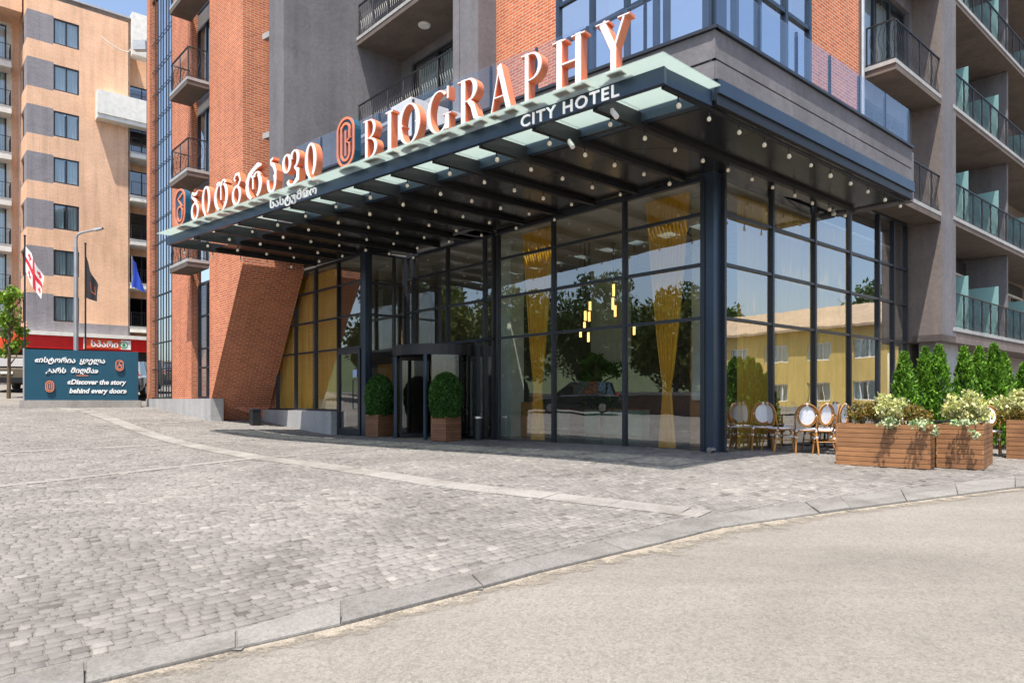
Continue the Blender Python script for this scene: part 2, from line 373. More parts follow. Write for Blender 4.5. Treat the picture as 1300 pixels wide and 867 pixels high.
def rough_ground(name, c, speck, spots=False):
    m, nt, b = mat(name); v = coords(nt)
    big = noise(nt, v, .28, 6, .6, .6); fine = noise(nt, v, 95, 3, .7); vo = N(nt, 'ShaderNodeTexVoronoi'); vo.inputs['Scale'].default_value = 48; nt.links.new(v, vo.inputs['Vector'])
    col = ramp(nt, big, [(.3, [x * .86 for x in c]), (.7, [x * 1.1 for x in c])])
    col = mix(nt, col, ramp(nt, fine, [(.32, (1 - speck,) * 3), (.5, (1, 1, 1)), (.68, (1 + speck,) * 3)]), 1, 'MULTIPLY')
    col = mix(nt, col, ramp(nt, vo.outputs['Color'], [(.1, (.78, .77, .76)), (.5, (1, 1, 1)), (.95, (1.16, 1.15, 1.12))]), .8, 'MULTIPLY')
    if spots:
        v2 = N(nt, 'ShaderNodeTexVoronoi'); v2.inputs['Scale'].default_value = .85; v2.inputs['Randomness'].default_value = 1
        wv = N(nt, 'ShaderNodeVectorMath', operation='ADD'); wn2 = N(nt, 'ShaderNodeTexNoise'); wn2.inputs['Scale'].default_value = 9; nt.links.new(v, wn2.inputs['Vector'])
        sc = N(nt, 'ShaderNodeVectorMath', operation='SCALE'); sc.inputs['Scale'].default_value = .12; nt.links.new(wn2.outputs['Color'], sc.inputs[0])
        nt.links.new(v, wv.inputs[0]); nt.links.new(sc.outputs[0], wv.inputs[1]); nt.links.new(wv.outputs[0], v2.inputs['Vector'])
        col = mix(nt, col, ramp(nt, v2.outputs['Distance'], [(.035, (.42, .39, .37)), (.065, (1, 1, 1))]), .85, 'MULTIPLY')
        tr = noise(nt, coords(nt, sv=(.9, .9, .9)), .5, 6, .7, 1.5); col = mix(nt, col, ramp(nt, tr, [(.36, (.91, .905, .90)), (.5, (1, 1, 1)), (.66, (1.06, 1.055, 1.05))]), 1, 'MULTIPLY')
        mp = N(nt, 'ShaderNodeMapping'); tc = N(nt, 'ShaderNodeTexCoord'); nt.links.new(tc.outputs['Object'], mp.inputs[0]); mp.inputs['Rotation'].default_value = (0, 0, -.45); mp.inputs['Scale'].default_value = (.06, .95, 1)
        wt = noise(nt, mp.outputs[0], 1.1, 3, .5); col = mix(nt, col, ramp(nt, wt, [(.38, (.90, .895, .89)), (.62, (1.05, 1.05, 1.04))]), 1, 'MULTIPLY')
    nt.links.new(col, b.inputs['Base Color']); b.inputs['Roughness'].default_value = .9; b.inputs['Specular IOR Level'].default_value = .25
    bump(nt, b, fine, .5, .006); return m
M['asphalt'] = rough_ground('dusty_asphalt', (.195, .178, .158), .21, True)
M['sand'] = rough_ground('gutter_sand', (.255, .222, .178), .35)
def ragged(m):                                  # loose grit that thins out away from the kerb
    nt = m.node_tree; out = nt.nodes['Material Output']; src = out.inputs[0].links[0].from_socket
    uvn = N(nt, 'ShaderNodeTexCoord'); sp = N(nt, 'ShaderNodeSeparateXYZ'); nt.links.new(uvn.outputs['UV'], sp.inputs[0])
    n1 = noise(nt, coords(nt), 5, 8, .75); ad = N(nt, 'ShaderNodeMath', operation='SUBTRACT'); nt.links.new(n1, ad.inputs[0])
    ml = N(nt, 'ShaderNodeMath', operation='MULTIPLY_ADD'); ml.inputs[1].default_value = .50; ml.inputs[2].default_value = .20; nt.links.new(sp.outputs['Y'], ml.inputs[0]); nt.links.new(ml.outputs[0], ad.inputs[1])
    rm = ramp(nt, ad.outputs[0], [(.0, 0), (.26, 1)])
    tp = N(nt, 'ShaderNodeBsdfTransparent'); ms = N(nt, 'ShaderNodeMixShader'); nt.links.new(rm, ms.inputs[0]); nt.links.new(tp.outputs[0], ms.inputs[1]); nt.links.new(src, ms.inputs[2]); nt.links.new(ms.outputs[0], out.inputs[0])
ragged(M['sand'])
M['mat_sand'] = rough_ground('coir_mat', (.2, .17, .12), .3)
M['mortar'] = rough_ground('sett_joint_sand', (.158, .148, .135), .25)
M['kerb'] = rough_ground('kerb_granite', (.180, .172, .164), .14)
def per_object(m, lo, hi):
    nt = m.node_tree; b = nt.nodes['Principled BSDF']; src = b.inputs['Base Color'].links[0].from_socket; oi = N(nt, 'ShaderNodeObjectInfo')
    c = mix(nt, src, ramp(nt, oi.outputs['Random'], [(0, lo), (1, hi)]), 1, 'MULTIPLY')
    st_ = noise(nt, coords(nt), 1.4, 7, .7, .5); c = mix(nt, c, ramp(nt, st_, [(.36, (.74, .72, .69)), (.52, (1, 1, 1)), (.7, (1.1, 1.1, 1.1))]), 1, 'MULTIPLY'); nt.links.new(c, b.inputs['Base Color'])
per_object(M['kerb'], (.88, .87, .86), (1.10, 1.09, 1.07))
M['band'] = rough_ground('paving_band_stone', (.245, .233, .218), .12); per_object(M['band'], (.90, .89, .88), (1.08, 1.07, 1.06))
# ---------------------------------------------------------------- ground: road sheet, plaza, kerb, setts, bands
def sheet(name, pts_fn, nx, ny, m, off, **kw):
    xs, ys = pts_fn; X, Y = np.meshgrid(xs, ys); Z = gnp(X, Y) + off
    V = np.stack([X.ravel(), Y.ravel(), Z.ravel()], 1); nx = len(xs); ny = len(ys)
    i = (np.arange(ny - 1)[:, None] * nx + np.arange(nx - 1)[None, :]).ravel()
    return npmesh(name, V, np.stack([i, i + 1, i + 1 + nx, i + nx], 1), m, smooth=True, **kw)
gx = np.concatenate([np.linspace(-900, -90, 8), np.linspace(-80, -26, 19), np.linspace(-24, 24, 97), np.linspace(26, 80, 19), np.linspace(90, 900, 8)])
gy = np.concatenate([np.linspace(-900, -70, 8), np.linspace(-60, -4, 15), np.linspace(-2, 40, 85), np.linspace(43, 95, 14), np.linspace(120, 1500, 8)])
sheet('ground', (gx, gy), 0, 0, M['asphalt'], -.030, kind='structure')
# kerb line (outer = road side, inner = plaza side) measured on the photograph
KO = [px(u, v, z) for u, v, z in ((108, 867, -1.50), (300, 821, -1.478), (433, 791, -1.46), (613.6, 744, -1.42), (689, 723.5, -1.40), (828, 690.5, -1.36), (916, 668.7, -1.33), (1080, 645, -1.28), (1300, 617, -1.2))]
KI = [px(u, v, z) for u, v, z in ((108, 841, -1.50), (300, 801, -1.478), (433, 764, -1.46), (598.5, 730.6, -1.42), (664, 713, -1.40), (797, 682, -1.36), (880, 660, -1.33), (1066, 634, -1.28), (1300, 605.5, -1.2))]
KO = [Vector(p[:2]) for p in KO]; KI = [Vector(p[:2]) for p in KI]
KO.insert(0, KO[0] + (KO[0] - KO[2]) * 2.2); KI.insert(0, KI[0] + (KI[0] - KI[2]) * 2.2)
KO.append(KO[-1] + Vector((14, 4.2))); KI.append(KI[-1] + Vector((14, 4.2)))
def along(line, step):                          # resample a polyline
    out = [line[0]]; left = step
    for a, b in zip(line, line[1:]):
        L = (b - a).length; t = left
        while t < L: out.append(a + (b - a) * t / L); t += step
        left = t - L
    return out
bed_poly = [a.lerp(b, .5) for a, b in zip(KI, KO)] + [Vector((24, 30)), Vector((-14, 33)), Vector((-21.6, 27.4)), Vector((-25, 26.0)), Vector((-26, 8)), ]
plaza_poly = [p for p in KI] + [Vector((24, 30)), Vector((-14, 33)), Vector((-21.6, 27.4)), Vector((-25, 26.0)), Vector((-26, 8)), ]
def inside(px_, py_, poly):
    x = np.asarray(px_); y = np.asarray(py_); c = np.zeros(x.shape, bool); n = len(poly)
    for i in range(n):
        x1, y1 = poly[i]; x2, y2 = poly[(i + 1) % n]
        cond = ((y1 > y) != (y2 > y)); xi = (x2 - x1) * (y - y1) / ((y2 - y1) if abs(y2 - y1) > 1e-9 else 1e-9) + x1
        c ^= cond & (x < xi)
    return c
# plaza bed: fine grid clipped to the plaza outline
bm = bmesh.new(); bmesh.ops.create_grid(bm, x_segments=190, y_segments=120, size=1)
for v in bm.verts: v.co = Vector((-27 + 53 * (v.co.x + 1) / 2, 0.5 + 33 * (v.co.y + 1) / 2, 0))
for f in [f for f in bm.faces if not inside(*[np.array([c]) for c in f.calc_center_median()[:2]], bed_poly)[0]]: bm.faces.remove(f)
for v in [v for v in bm.verts if not v.link_faces]: bm.verts.remove(v)
xy = np.array([v.co[:2] for v in bm.verts])
zz = gnp(xy[:, 0], xy[:, 1]) - .009
for v, z in zip(bm.verts, zz): v.co.z = z
me = bpy.data.meshes.new('plaza'); bm.to_mesh(me); bm.free(); me.materials.append(M['mortar'])
for p in me.polygons: p.use_smooth = True
plaza = link('plaza', me, kind='structure')

# long and cross bands of flush slabs
BANDS = [([(20, 505.6), (107, 520.7), (234, 563), (321, 579.6), (433, 594), (567, 615), (700.5, 629.6), (866, 648.5), (900, 653)], .46),
         ([(-40, 578), (0, 574.6), (234, 563), (301, 559.5), (345, 556)], .20), ([(-60, 623), (0, 617), (321, 582), (433, 573.5), (505, 566)], .22),
         ([(-20, 546), (0, 544.5), (140, 540), (257, 534)], .18)]
bands = []
for pts, wd in BANDS:
    bands.append((along([G(max(u, -200), v).to_2d() if v > 512 else Vector((-20.0, 28.4)) for u, v in pts], .05), wd))
def band_dist(x, y):
    x = np.asarray(x); y = np.asarray(y); best = np.full(x.shape, 9.0)
    for pts, wd in bands:
        q = np.array([p[:] for p in pts[::3]])
        d = np.sqrt(((x[:, None] - q[None, :, 0]) ** 2 + (y[:, None] - q[None, :, 1]) ** 2).min(1)) - wd / 2
        best = np.minimum(best, d)
    return best
for pts, wd in bands:
    step = 16 if wd > .3 else 22
    k = 0
    while k + 3 < len(pts):
        e = min(k + step + R.randint(-3, 5), len(pts) - 1); a, b = pts[k], pts[e]; d = (b - a).normalized(); n = nrm(d) * wd / 2; a2 = a + d * .005; b2 = b - d * .005
        m = MB(); dz = R.uniform(-.002, .004)
        ring = [a2 + n, a2 - n, b2 - n, b2 + n]
        m.hexa([(p.x, p.y, g(p.x, p.y) - .05) for p in ring], [(p.x, p.y, g(p.x, p.y) + dz + .003) for p in ring]); m.build('paving_slab', M['band'], plaza); k = e
# kerb stones
kerb = MB(); 
for i in range(len(KO) - 1):
    ring = [KO[i] + (KI[i] - KO[i]) * .55, KO[i + 1] + (KI[i + 1] - KO[i + 1]) * .55, KI[i + 1], KI[i]]
    kerb.hexa([(p.x, p.y, g(p.x, p.y) - .2) for p in ring], [(p.x, p.y, g(p.x, p.y) - .05) for p in ring])
kerb = kerb.build('kerb', M['mortar'], kind='structure')
# param t along the polyline of pairs
seg = [(KO[i + 1] - KO[i]).length for i in range(len(KO) - 1)]; tot = sum(seg)
def kpair(s):
    for i, L in enumerate(seg):
        if s <= L or i == len(seg) - 1:
            t = s / L; return KO[i].lerp(KO[i + 1], t), KI[i].lerp(KI[i + 1], t)
        s -= L
s = 0.3
while s < tot - .5:
    L = R.choice([1.0, 1.15, 1.25, 1.5]); e = min(s + L, tot); cv = [c_ for c_ in np.cumsum(seg) if s + .3 < c_ < e]; e = cv[0] if cv else e
    o0, i0 = kpair(s + .003); o1, i1 = kpair(e - .003)
    rows = [(0, 1)] if (i0 - o0).length < .46 else [(0, .5), (.51, 1)]
    for r0, r1 in rows:
        ring = [o0.lerp(i0, r0), o1.lerp(i1, r0), o1.lerp(i1, r1), o0.lerp(i0, r1)]; c = sum(ring, Vector((0, 0))) / 4; dz = R.uniform(-.006, .006)
        m = MB(); base = [(p.x, p.y, g(p.x, p.y) - .2) for p in ring]; mid = [(p.x, p.y, g(p.x, p.y) - .004 + dz) for p in ring]
        m.hexa(base, mid); top = [((p - c) * .985 + c) for p in ring]
        m.f.pop(1); m.m.pop(1); m.uv.pop(1)
        tz = [(p.x, p.y, g(p.x, p.y) + .006 + dz) for p in top]
        m.poly(tz)
        for a in range(4):
            b = (a + 1) % 4; m.poly([mid[a], mid[b], tz[b], tz[a]])
        m.build('kerb_stone', M['kerb'], kerb)
    s = e
# gutter sand against the kerb
def sand_strip():
    V = []; Fc = []; ss = np.arange(.2, tot - .3, .12)
    for i, s_ in enumerate(ss):
        o, inn = kpair(s_); n = (o - inn).normalized(); w = (.20 + .12 * abs(math.sin(s_ * .9)) + .07 * abs(math.sin(s_ * 3.7 + 1)) + R.uniform(0, .06)) * (1.3 if s_ > 7 else .8)
        for k, t in enumerate((-.02, .35, .75, 1.0)):
            p = o + n * (w * t); V.append((p.x, p.y, g(p.x, p.y) - .030 + (.012, .009, .006, .004)[k]))
        if i:
            b = i * 4
            for k in range(3): Fc.append((b - 4 + k, b - 4 + k + 1, b + k + 1, b + k))
    uv = [((f[q] // 4) * .12, (f[q] % 4) / 3) for f in [f[::-1] for f in Fc] for q in range(4)]
    npmesh('gutter_sand', V, [f[::-1] for f in Fc], M['sand'], uv=uv, smooth=True, kind='stuff')
sand_strip()
# granite setts
def setts():
    e1 = B; e2 = Vector((-B.y, B.x)); rng = np.random.default_rng(5)
    C_, U_, Hh = [], [], []
    for r in np.arange(-16, 40, .094):
        u = rng.uniform(-.1, 0) - 26; row = []
        lens = rng.uniform(.075, .150, 680); us = u + np.cumsum(lens) - lens / 2
        C_.append(np.stack([us * e1.x + (r) * e2.x, us * e1.y + (r) * e2.y], 1)); U_.append(lens); Hh.append(np.full(len(lens), .094))
    C_ = np.concatenate(C_); L_ = np.concatenate(U_)
    x, y = C_[:, 0], C_[:, 1]
    ok = (y > 2.2) & (y < 29) & (np.abs(x) < .80 * y + .5) & inside(x, y, plaza_poly)
    C_ = C_[ok]; L_ = L_[ok]
    # building footprint: keep clear of the inside
    front = [Vector(p) for p in (PT_L + Vector((0, 1.5)), PT_L, C2, G1L, C1, G2E, Vector((20, 30)), Vector((-5, 34)))]
    ok = ~inside(C_[:, 0], C_[:, 1], front) & (band_dist(C_[:, 0], C_[:, 1]) > .045)
    # distance to kerb inner line
    q = np.array([p[:] for p in along(KI, .05)]); dk = np.concatenate([np.sqrt(((c[:, None] - q[None]) ** 2).sum(-1).min(1)) for c in np.array_split(C_, 40)])
    ok &= dk > .06
    C_ = C_[ok]; L_ = L_[ok]; n = len(C_)
    rng = np.random.default_rng(6)
    hl = L_ / 2 - rng.uniform(.002, .006, n); hw = .047 - rng.uniform(.002, .006, n); ang = rng.normal(0, .045, n); C_ = C_ + rng.normal(0, .004, (n, 2))
    tops = rng.normal(.0, .0022, n); tx = rng.normal(0, .016, n); ty = rng.normal(0, .016, n)
    ax = np.stack([np.cos(ang) * e1.x - np.sin(ang) * e1.y, np.cos(ang) * e1.y + np.sin(ang) * e1.x], 1); ay = np.stack([-ax[:, 1], ax[:, 0]], 1)
    z0 = gnp(C_[:, 0], C_[:, 1])
    gxs = (gnp(C_[:, 0] + .05, C_[:, 1]) - z0) / .05; gys = (gnp(C_[:, 0], C_[:, 1] + .05) - z0) / .05
    sg = [(-1, -1), (1, -1), (1, 1), (-1, 1)]
    rings = []
    for ins, dz in ((1.0, -.03), (1.0, -.003), (.86, .0025)):
        for sx, sy in sg:
            j = 1 + rng.uniform(-.07, .07, n)
            lx = sx * (hl - (1 - ins) * .05) * j; ly = sy * (hw - (1 - ins) * .05) * (1 + rng.uniform(-.07, .07, n))
            p = C_ + ax * lx[:, None] + ay * ly[:, None]; dx = p - C_
            z = z0 + gxs * dx[:, 0] + gys * dx[:, 1] + dz + (tops + tx * lx + ty * ly if dz > -.02 else 0)
            rings.append(np.concatenate([p, z[:, None]], 1))
    V = np.stack(rings, 1)                      # n,12,3
    fq = []
    for k in (0, 4):
        for a in range(4): b = (a + 1) % 4; fq.append((k + a, k + b, k + 4 + b, k + 4 + a))
    fq.append((8, 9, 10, 11)); fq = np.array(fq)
    order = np.argsort(C_[:, 1]); near = order[:300]; rest = order[300:]
    for k in near: npmesh('sett', V[k], fq, M['sett'], plaza)
    m = len(rest); npmesh('setts', V[rest].reshape(-1, 3), (fq[None] + (np.arange(m) * 12)[:, None, None]).reshape(-1, 4), M['sett'], plaza, kind='stuff')

# ---------------------------------------------------------------- hotel: plan points
C1 = P(906, 13.3); G1p = P(893, 13.46); G2p = P(919, 13.42)
C2 = P(465, 20.18); G1L = isect(G1p, A, 515); G2E = isect(G2p, B, 1152)
PT_L = cross(C2, A, P(308, 21.8), B)           # lobby side wall meets the pier
T = P(308, 21.8)                               # pier corner
M_ = P(1196, 19.0)                             # right block corner
Q = P(360, 20.36); K = P(843, F * 4.42 / 404)
nA = nrm(A); nA = -nA if nA.y > 0 else nA      # outward normals
nB = nrm(B); nB = -nB if nB.y > 0 else nB
nF = nrm(FR); nF = -nF if nF.y > 0 else nF
hotel = thing('hotel_building', 'modern city hotel with grey and red brick facades over a double-height glass lobby', 'hotel', (2, 20, 0))

def curtain_wall(p, q, ts, zs, n, gl, parent=hotel, name='window_wall', fw=.06, fd=.09, fm='metal', back=None, skip=(), mull=True, jit=.0018):
    """ts: distances along p->q of mullions; zs: heights of transoms. One part, with panes, mullions and transoms below it"""
    d = (q - p).normalized(); n = n.normalized(); L = (q - p).length
    m = MB()
    m.wall(p, q, zs[0] - fw / 2, zs[0] + fw / 2, .02, fd, n)
    part = m.build(name, M[fm], parent); m = MB(); m.wall(p, q, zs[-1] - fw / 2, zs[-1] + fw / 2, .02, fd, n); m.build('head_rail', M[fm], part)
    for i, t in enumerate(ts):
        if mull:
            m = MB(); c = p + d * t; m.wall(c - d * fw / 2, c + d * fw / 2, zs[0] + fw / 2 + .001, zs[-1] - fw / 2 - .001, .025, fd - .01, n); m.build('mullion', M[fm], part)
    for j in range(1, len(zs) - 1):
        m = MB(); m.wall(p, q, zs[j] - fw * .42, zs[j] + fw * .42, .012, fd - .02, n); m.build('transom', M[fm], part)
    for i in range(len(ts) - 1):
        for j in range(len(zs) - 1):
            if (i, j) in skip: continue
            a = p + d * ts[i] - n * .04; b = p + d * ts[i + 1] - n * .04
            e = [R.uniform(-jit, jit) for _ in range(3)]
            m = MB(); o = n * .006
            w_ = ts[i + 1] - ts[i]; h_ = zs[j + 1] - zs[j]
            p4 = [(a, zs[j], 0), (b, zs[j], e[0] * w_), (b, zs[j + 1], e[0] * w_ + e[1] * h_), (a, zs[j + 1], e[1] * h_)]
            f4 = [(c.x + n.x * k, c.y + n.y * k, z) for c, z, k in p4]
            m.poly(f4); m.build('glass_pane', M[gl], part)
    return part
def t_of(p, d, u): return (isect(p, d, u) - p).dot(d)

# lobby front, from the corner column to the vestibule
zt = [zr(-1.06), zr(1.62), zr(2.68), zr(3.68), zr(4.37)]
us = [893, 792.3, 702, 632, 626, 614.7, 567.5, 524, 515]
def cw(p, d, us, zs, n, gl, **k):
    ts = sorted(t_of(p, d, u) for u in us); p0 = p + d * ts[0]; p1 = p + d * ts[-1]; ts = [t - ts[0] for t in ts]
    return curtain_wall(p0, p1, ts, zs, n, gl, **k)
cw(G1p, A, us[:4], zt, nA, 'glass', fw=.075)
cw(G1p + A * .02, A, [626, 614.7, 567.5, 524, 516], zt[1:], nA, 'glass', fw=.08)
cw(G1p + A * .02, A, [626, 614.7, 605], zt[:2], nA, 'glass', fw=.08)
# lobby side beside the terrace tables
zt2 = zt[:4] + [zr(4.95)]
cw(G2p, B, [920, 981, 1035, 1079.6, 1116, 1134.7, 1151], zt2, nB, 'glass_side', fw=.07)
# return wall and side wing
dR = (G1L - C2).normalized(); nR = nrm(dR); nR = -nR if nR.y > 0 else nR
zt3 = [zr(-1.08), zr(1.35), zr(2.55), zr(3.5), zr(4.37)]
LR = (G1L - C2).length
curtain_wall(C2 + dR * .12, G1L, [0, LR * .62, LR - .15], zt3, nR, 'glass', fw=.07)
uL = [459, 429, 400.5, 375, 352, 330]
ztL = [zr(-.32), zr(1.60), zr(2.6), zr(3.6), zr(4.37)]
LW = C2 - nA * .06
cw(LW, A, uL[1:], ztL, nA, 'glass', fw=.075)
cw(LW, A, uL[:2], [zr(1.60)] + ztL[2:], nA, 'glass', fw=.075)
# columns (near corner and wing corner)
def column(c, w, z0, z1, base):
    m = MB(); a = c; b = c + A * w; e = c + A * w + B * w; f = c + B * w
    m.prism([a, b, e, f], z0, z1); o = m.build('column', M['metal_blue'], hotel)
    return o
column(C1, .30, g(*C1) - .05, zr(4.50), 0); column(C2 - nA * -.03, .22, g(*C2) - .1, zr(4.42), 0)
m = MB(); pb = W(902.3, 571, 13.28); m.tube([pb + Vector((nA.x, nA.y, 0)) * -.1, pb + Vector((nA.x, nA.y, 0)) * .06], .055, 12); m.build('drain_pipe_end', M['steel'], hotel)
# entrance wing door
def door(p, d, u0, u1, z0, z1, n, nm='door'):
    a = isect(p, d, u0); b = isect(p, d, u1); m = MB(); dd = (b - a).normalized(); w = .11
    m.wall(a, a + dd * w, z0, z1, .05, .05, n); m.wall(b - dd * w, b, z0, z1, .05, .05, n); m.wall(a + dd * w, b - dd * w, z1 - .13, z1, .05, .05, n); m.wall(a + dd * w, b - dd * w, z0, z0 + .22, .05, .05, n)
    o = m.build(nm, M['metal'], hotel)
    m = MB(); aa = a + dd * w; bb = b - dd * w; m.poly([(aa.x, aa.y, z0 + .22), (bb.x, bb.y, z0 + .22), (bb.x, bb.y, z1 - .13), (aa.x, aa.y, z1 - .13)]); m.build('glass_pane', M['glass'], o); return o
dr = door(LW, A, 458.5, 429.5, zr(-1.09), zr(1.55), nA)
h = isect(LW, A, 451.5) + nA * .09
m = MB(); z0, z1 = zr(-.30), zr(.66); m.tube([(h.x - nA.x * .06, h.y - nA.y * .06, z0 + .04), (h.x, h.y, z0 + .04), (h.x, h.y, z1 - .04), (h.x - nA.x * .06, h.y - nA.y * .06, z1 - .04)], .018, 6); m.build('handle', M['black'], dr)
st = isect(LW, A, 452.5); m = MB(); m.wall(st - A * .12, st + A * .12, zr(.70), zr(.92), .056, -.05, nA); m.build('notice', simple('pale_blue_notice', (.35, .48, .72), .5), dr)
# stone plinths
def plinth(p, q, ztop, n, out=.05, inn=.3, m_='stone', nseg=8):
    m = MB(); n = n.normalized()
    for k in range(nseg):
        a = p.lerp(q, k / nseg); b = p.lerp(q, (k + 1) / nseg); ring = [a + n * out, b + n * out, b - n * inn, a - n * inn]
        if (ring[1] - ring[0]).x * (ring[2] - ring[1]).y - (ring[1] - ring[0]).y * (ring[2] - ring[1]).x < 0: ring = ring[::-1]
        m.hexa([(c.x, c.y, g(c.x, c.y) - .3) for c in ring], [(c.x, c.y, ztop) for c in ring])
    return m.build('plinth', M[m_], hotel)
plinth(isect(LW, A, 428.5), isect(LW, A, 331), zr(-.35), nA, .22)

# ---------------------------------------------------------------- facade with openings
def facade(name, p, q, z0, z1, n, mats, opens=(), zones=(), reveal=.18, parent=hotel, thick=.25):
    """brick or plaster wall p->q; opens (s0,s1,za,zb); zones (s0,s1,za,zb,mat index)"""
    d = (q - p).normalized(); L = (q - p).length; n = n.normalized()
    ss = sorted(set([0, L] + [x for o in list(opens) + list(zones) for x in o[:2] if 0 < x < L])); zs = sorted(set([z0, z1] + [x for o in list(opens) + list(zones) for x in o[2:4] if z0 < x < z1]))
    m = MB(); flip = (d.x * n.y - d.y * n.x) > 0
    def quad(pts, mi, uv): m.poly(pts[::-1] if flip else pts, mi, uv[::-1] if flip else uv)
    def at(s, z, o=0): c = p + d * s + n * o; return (c.x, c.y, z)
    for a, b in zip(ss, ss[1:]):
        for c, e in zip(zs, zs[1:]):
            ms, mz = (a + b) / 2, (c + e) / 2
            if any(o[0] < ms < o[1] and o[2] < mz < o[3] for o in opens): continue
            mi = next((o[4] for o in zones if o[0] < ms < o[1] and o[2] < mz < o[3]), 0)
            quad([at(a, c), at(b, c), at(b, e), at(a, e)], mi, [(a, c), (b, c), (b, e), (a, e)])
    for a, b, c, e in [o[:4] for o in opens]:
        r = -reveal
        for pts, uv in (([at(a, c), at(a, c, r), at(b, c, r), at(b, c)], [(0, a), (reveal, a), (reveal, b), (0, b)]), ([at(b, e), at(b, e, r), at(a, e, r), at(a, e)], [(0, a), (reveal, a), (reveal, b), (0, b)]),
                        ([at(a, e), at(a, e, r), at(a, c, r), at(a, c)], [(0, e), (reveal, e), (reveal, c), (0, c)]), ([at(b, c), at(b, c, r), at(b, e, r), at(b, e)], [(0, c), (reveal, c), (reveal, e), (0, e)])):
            quad(pts, 0, uv)
    # ends, top and back
    quad([at(0, z0, -thick), at(0, z0), at(0, z1), at(0, z1, -thick)], 0, [(0, z0), (thick, z0), (thick, z1), (0, z1)])
    quad([at(L, z0), at(L, z0, -thick), at(L, z1, -thick), at(L, z1)], 0, [(0, z0), (thick, z0), (thick, z1), (0, z1)])
    quad([at(0, z1), at(L, z1), at(L, z1, -thick), at(0, z1, -thick)], 0, [(0, 0), (L, 0), (L, thick), (0, thick)])
    quad([at(0, z0, -thick), at(L, z0, -thick), at(L, z0), at(0, z0)], 0, [(0, 0), (L, 0), (L, thick), (0, thick)])
    return m.build(name, mats, parent)
def window(p, d, n, s0, s1, z0, z1, back, gl, parent, fm='metal', cols=2, curtain='sheer', fw=.07, cd=.16):
    c0 = p + d * s0 - n * back; c1 = p + d * s1 - n * back; m = MB()
    m.wall(c0, c0 + d * fw, z0, z1, .05, .03, n); m.wall(c1 - d * fw, c1, z0, z1, .05, .03, n); m.wall(c0 + d * fw, c1 - d * fw, z0, z0 + fw, .05, .03, n); m.wall(c0 + d * fw, c1 - d * fw, z1 - fw, z1, .05, .03, n)
    W_ = s1 - s0
    for k in range(1, cols):
        c = c0 + d * (W_ * k / cols); m.wall(c - d * fw * .45, c + d * fw * .45, z0 + fw, z1 - fw, .045, .03, n)
    o = m.build('window', M[fm], parent)
    for k in range(cols):
        a = c0 + d * (W_ * k / cols + fw * .6); b = c0 + d * (W_ * (k + 1) / cols - fw * .6); mm = MB(); mm.poly([(a.x, a.y, z0 + fw * .8), (b.x, b.y, z0 + fw * .8), (b.x, b.y, z1 - fw * .8), (a.x, a.y, z1 - fw * .8)]); mm.build('pane', M[gl], o)
    if curtain: pleats(o, 'curtain', c0 - n * cd + d * .1, c1 - n * cd - d * .1, z0 + .03, z1 - .05, M[curtain], gap=R.uniform(.0, .16))
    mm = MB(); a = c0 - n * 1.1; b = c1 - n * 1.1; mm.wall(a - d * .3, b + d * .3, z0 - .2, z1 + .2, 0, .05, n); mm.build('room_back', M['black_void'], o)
    return o
def pleats(parent, name, p, q, z0, z1, m_, amp=.035, per=.16, gap=0, halves=True, rows=1, shape=None):
    d = (q - p).normalized(); L = (q - p).length; n = nrm(d); V = []; Fc = []
    spans = [(0, L)] if gap <= 0 else [(0, L * (.5 - gap / 2)), (L * (.5 + gap / 2), L)]
    for a, b in spans:
        k = max(6, int((b - a) / per * 6)); i0 = len(V)
        ph = R.uniform(0, 6)
        for r in range(rows + 1):
            z = z0 + (z1 - z0) * r / rows
            for i in range(k + 1):
                s_ = a + (b - a) * i / k
                off = amp * (math.sin(2 * math.pi * s_ / per + ph) + .4 * math.sin(2 * math.pi * s_ / per * .37 + ph * 2))
                s2 = s_ if shape is None else shape(s_, (a + b) / 2, r / rows)
                c = p + d * s2 + n * off; V.append((c.x, c.y, z))
        for r in range(rows):
            for i in range(k): q0 = i0 + r * (k + 1) + i; Fc.append((q0, q0 + 1, q0 + k + 2, q0 + k + 1))
    return npmesh(name, V, Fc, m_, parent, smooth=True)
def railing(parent, path, z0, h, m_='black', step=.105, wavy=True, posts=True):
    """balcony railing along a plan path: rails and bellied bars as one mesh"""
    m = MB()
    for a, b in zip(path, path[1:]):
        d = (b - a).normalized(); n = nrm(d); L = (b - a).length
        m.bar((a.x, a.y, z0 + h), (b.x, b.y, z0 + h), .045, .03); m.bar((a.x, a.y, z0 + .07), (b.x, b.y, z0 + .07), .03, .02)
        for k in range(int(L / step) + 1):
            c = a + d * min(k * step, L); big = k % 8 == 0
            if big and posts: m.bar((c.x, c.y, z0), (c.x, c.y, z0 + h), .032, .032)
            elif wavy:
                pts = []
                for i in range(7):
                    t = i / 6; o = .05 * math.sin(t * math.pi * 2.2 + .5) * (1 if k % 2 else .9); w_ = .03 * math.sin(t * math.pi); pts.append((c.x + d.x * o + n.x * w_, c.y + d.y * o + n.y * w_, z0 + .07 + (h - .08) * t))
                m.tube(pts, .0085, 3, cap=False)
            else: m.tube([(c.x, c.y, z0 + .07), (c.x, c.y, z0 + h)], .008, 3, cap=False)
    return m.build('railing', M[m_], parent, kind='stuff')
def slab(parent, ring, z0, z1, name='balcony', m_='plaster_soffit', edge='metal'):
    m = MB(); m.prism(ring, z0, z1 - .10); c = sum(ring, Vector((0, 0))) / len(ring)
    o = m.build(name, M[m_], parent)
    m = MB(); m.prism([c + (p - c) * 1.018 for p in ring], z1 - .10, z1); m.build('edge_trim', M['stone'], o); return o
setts()
# ---------------------------------------------------------------- hotel: upper floors
TOP = zr(17.5)
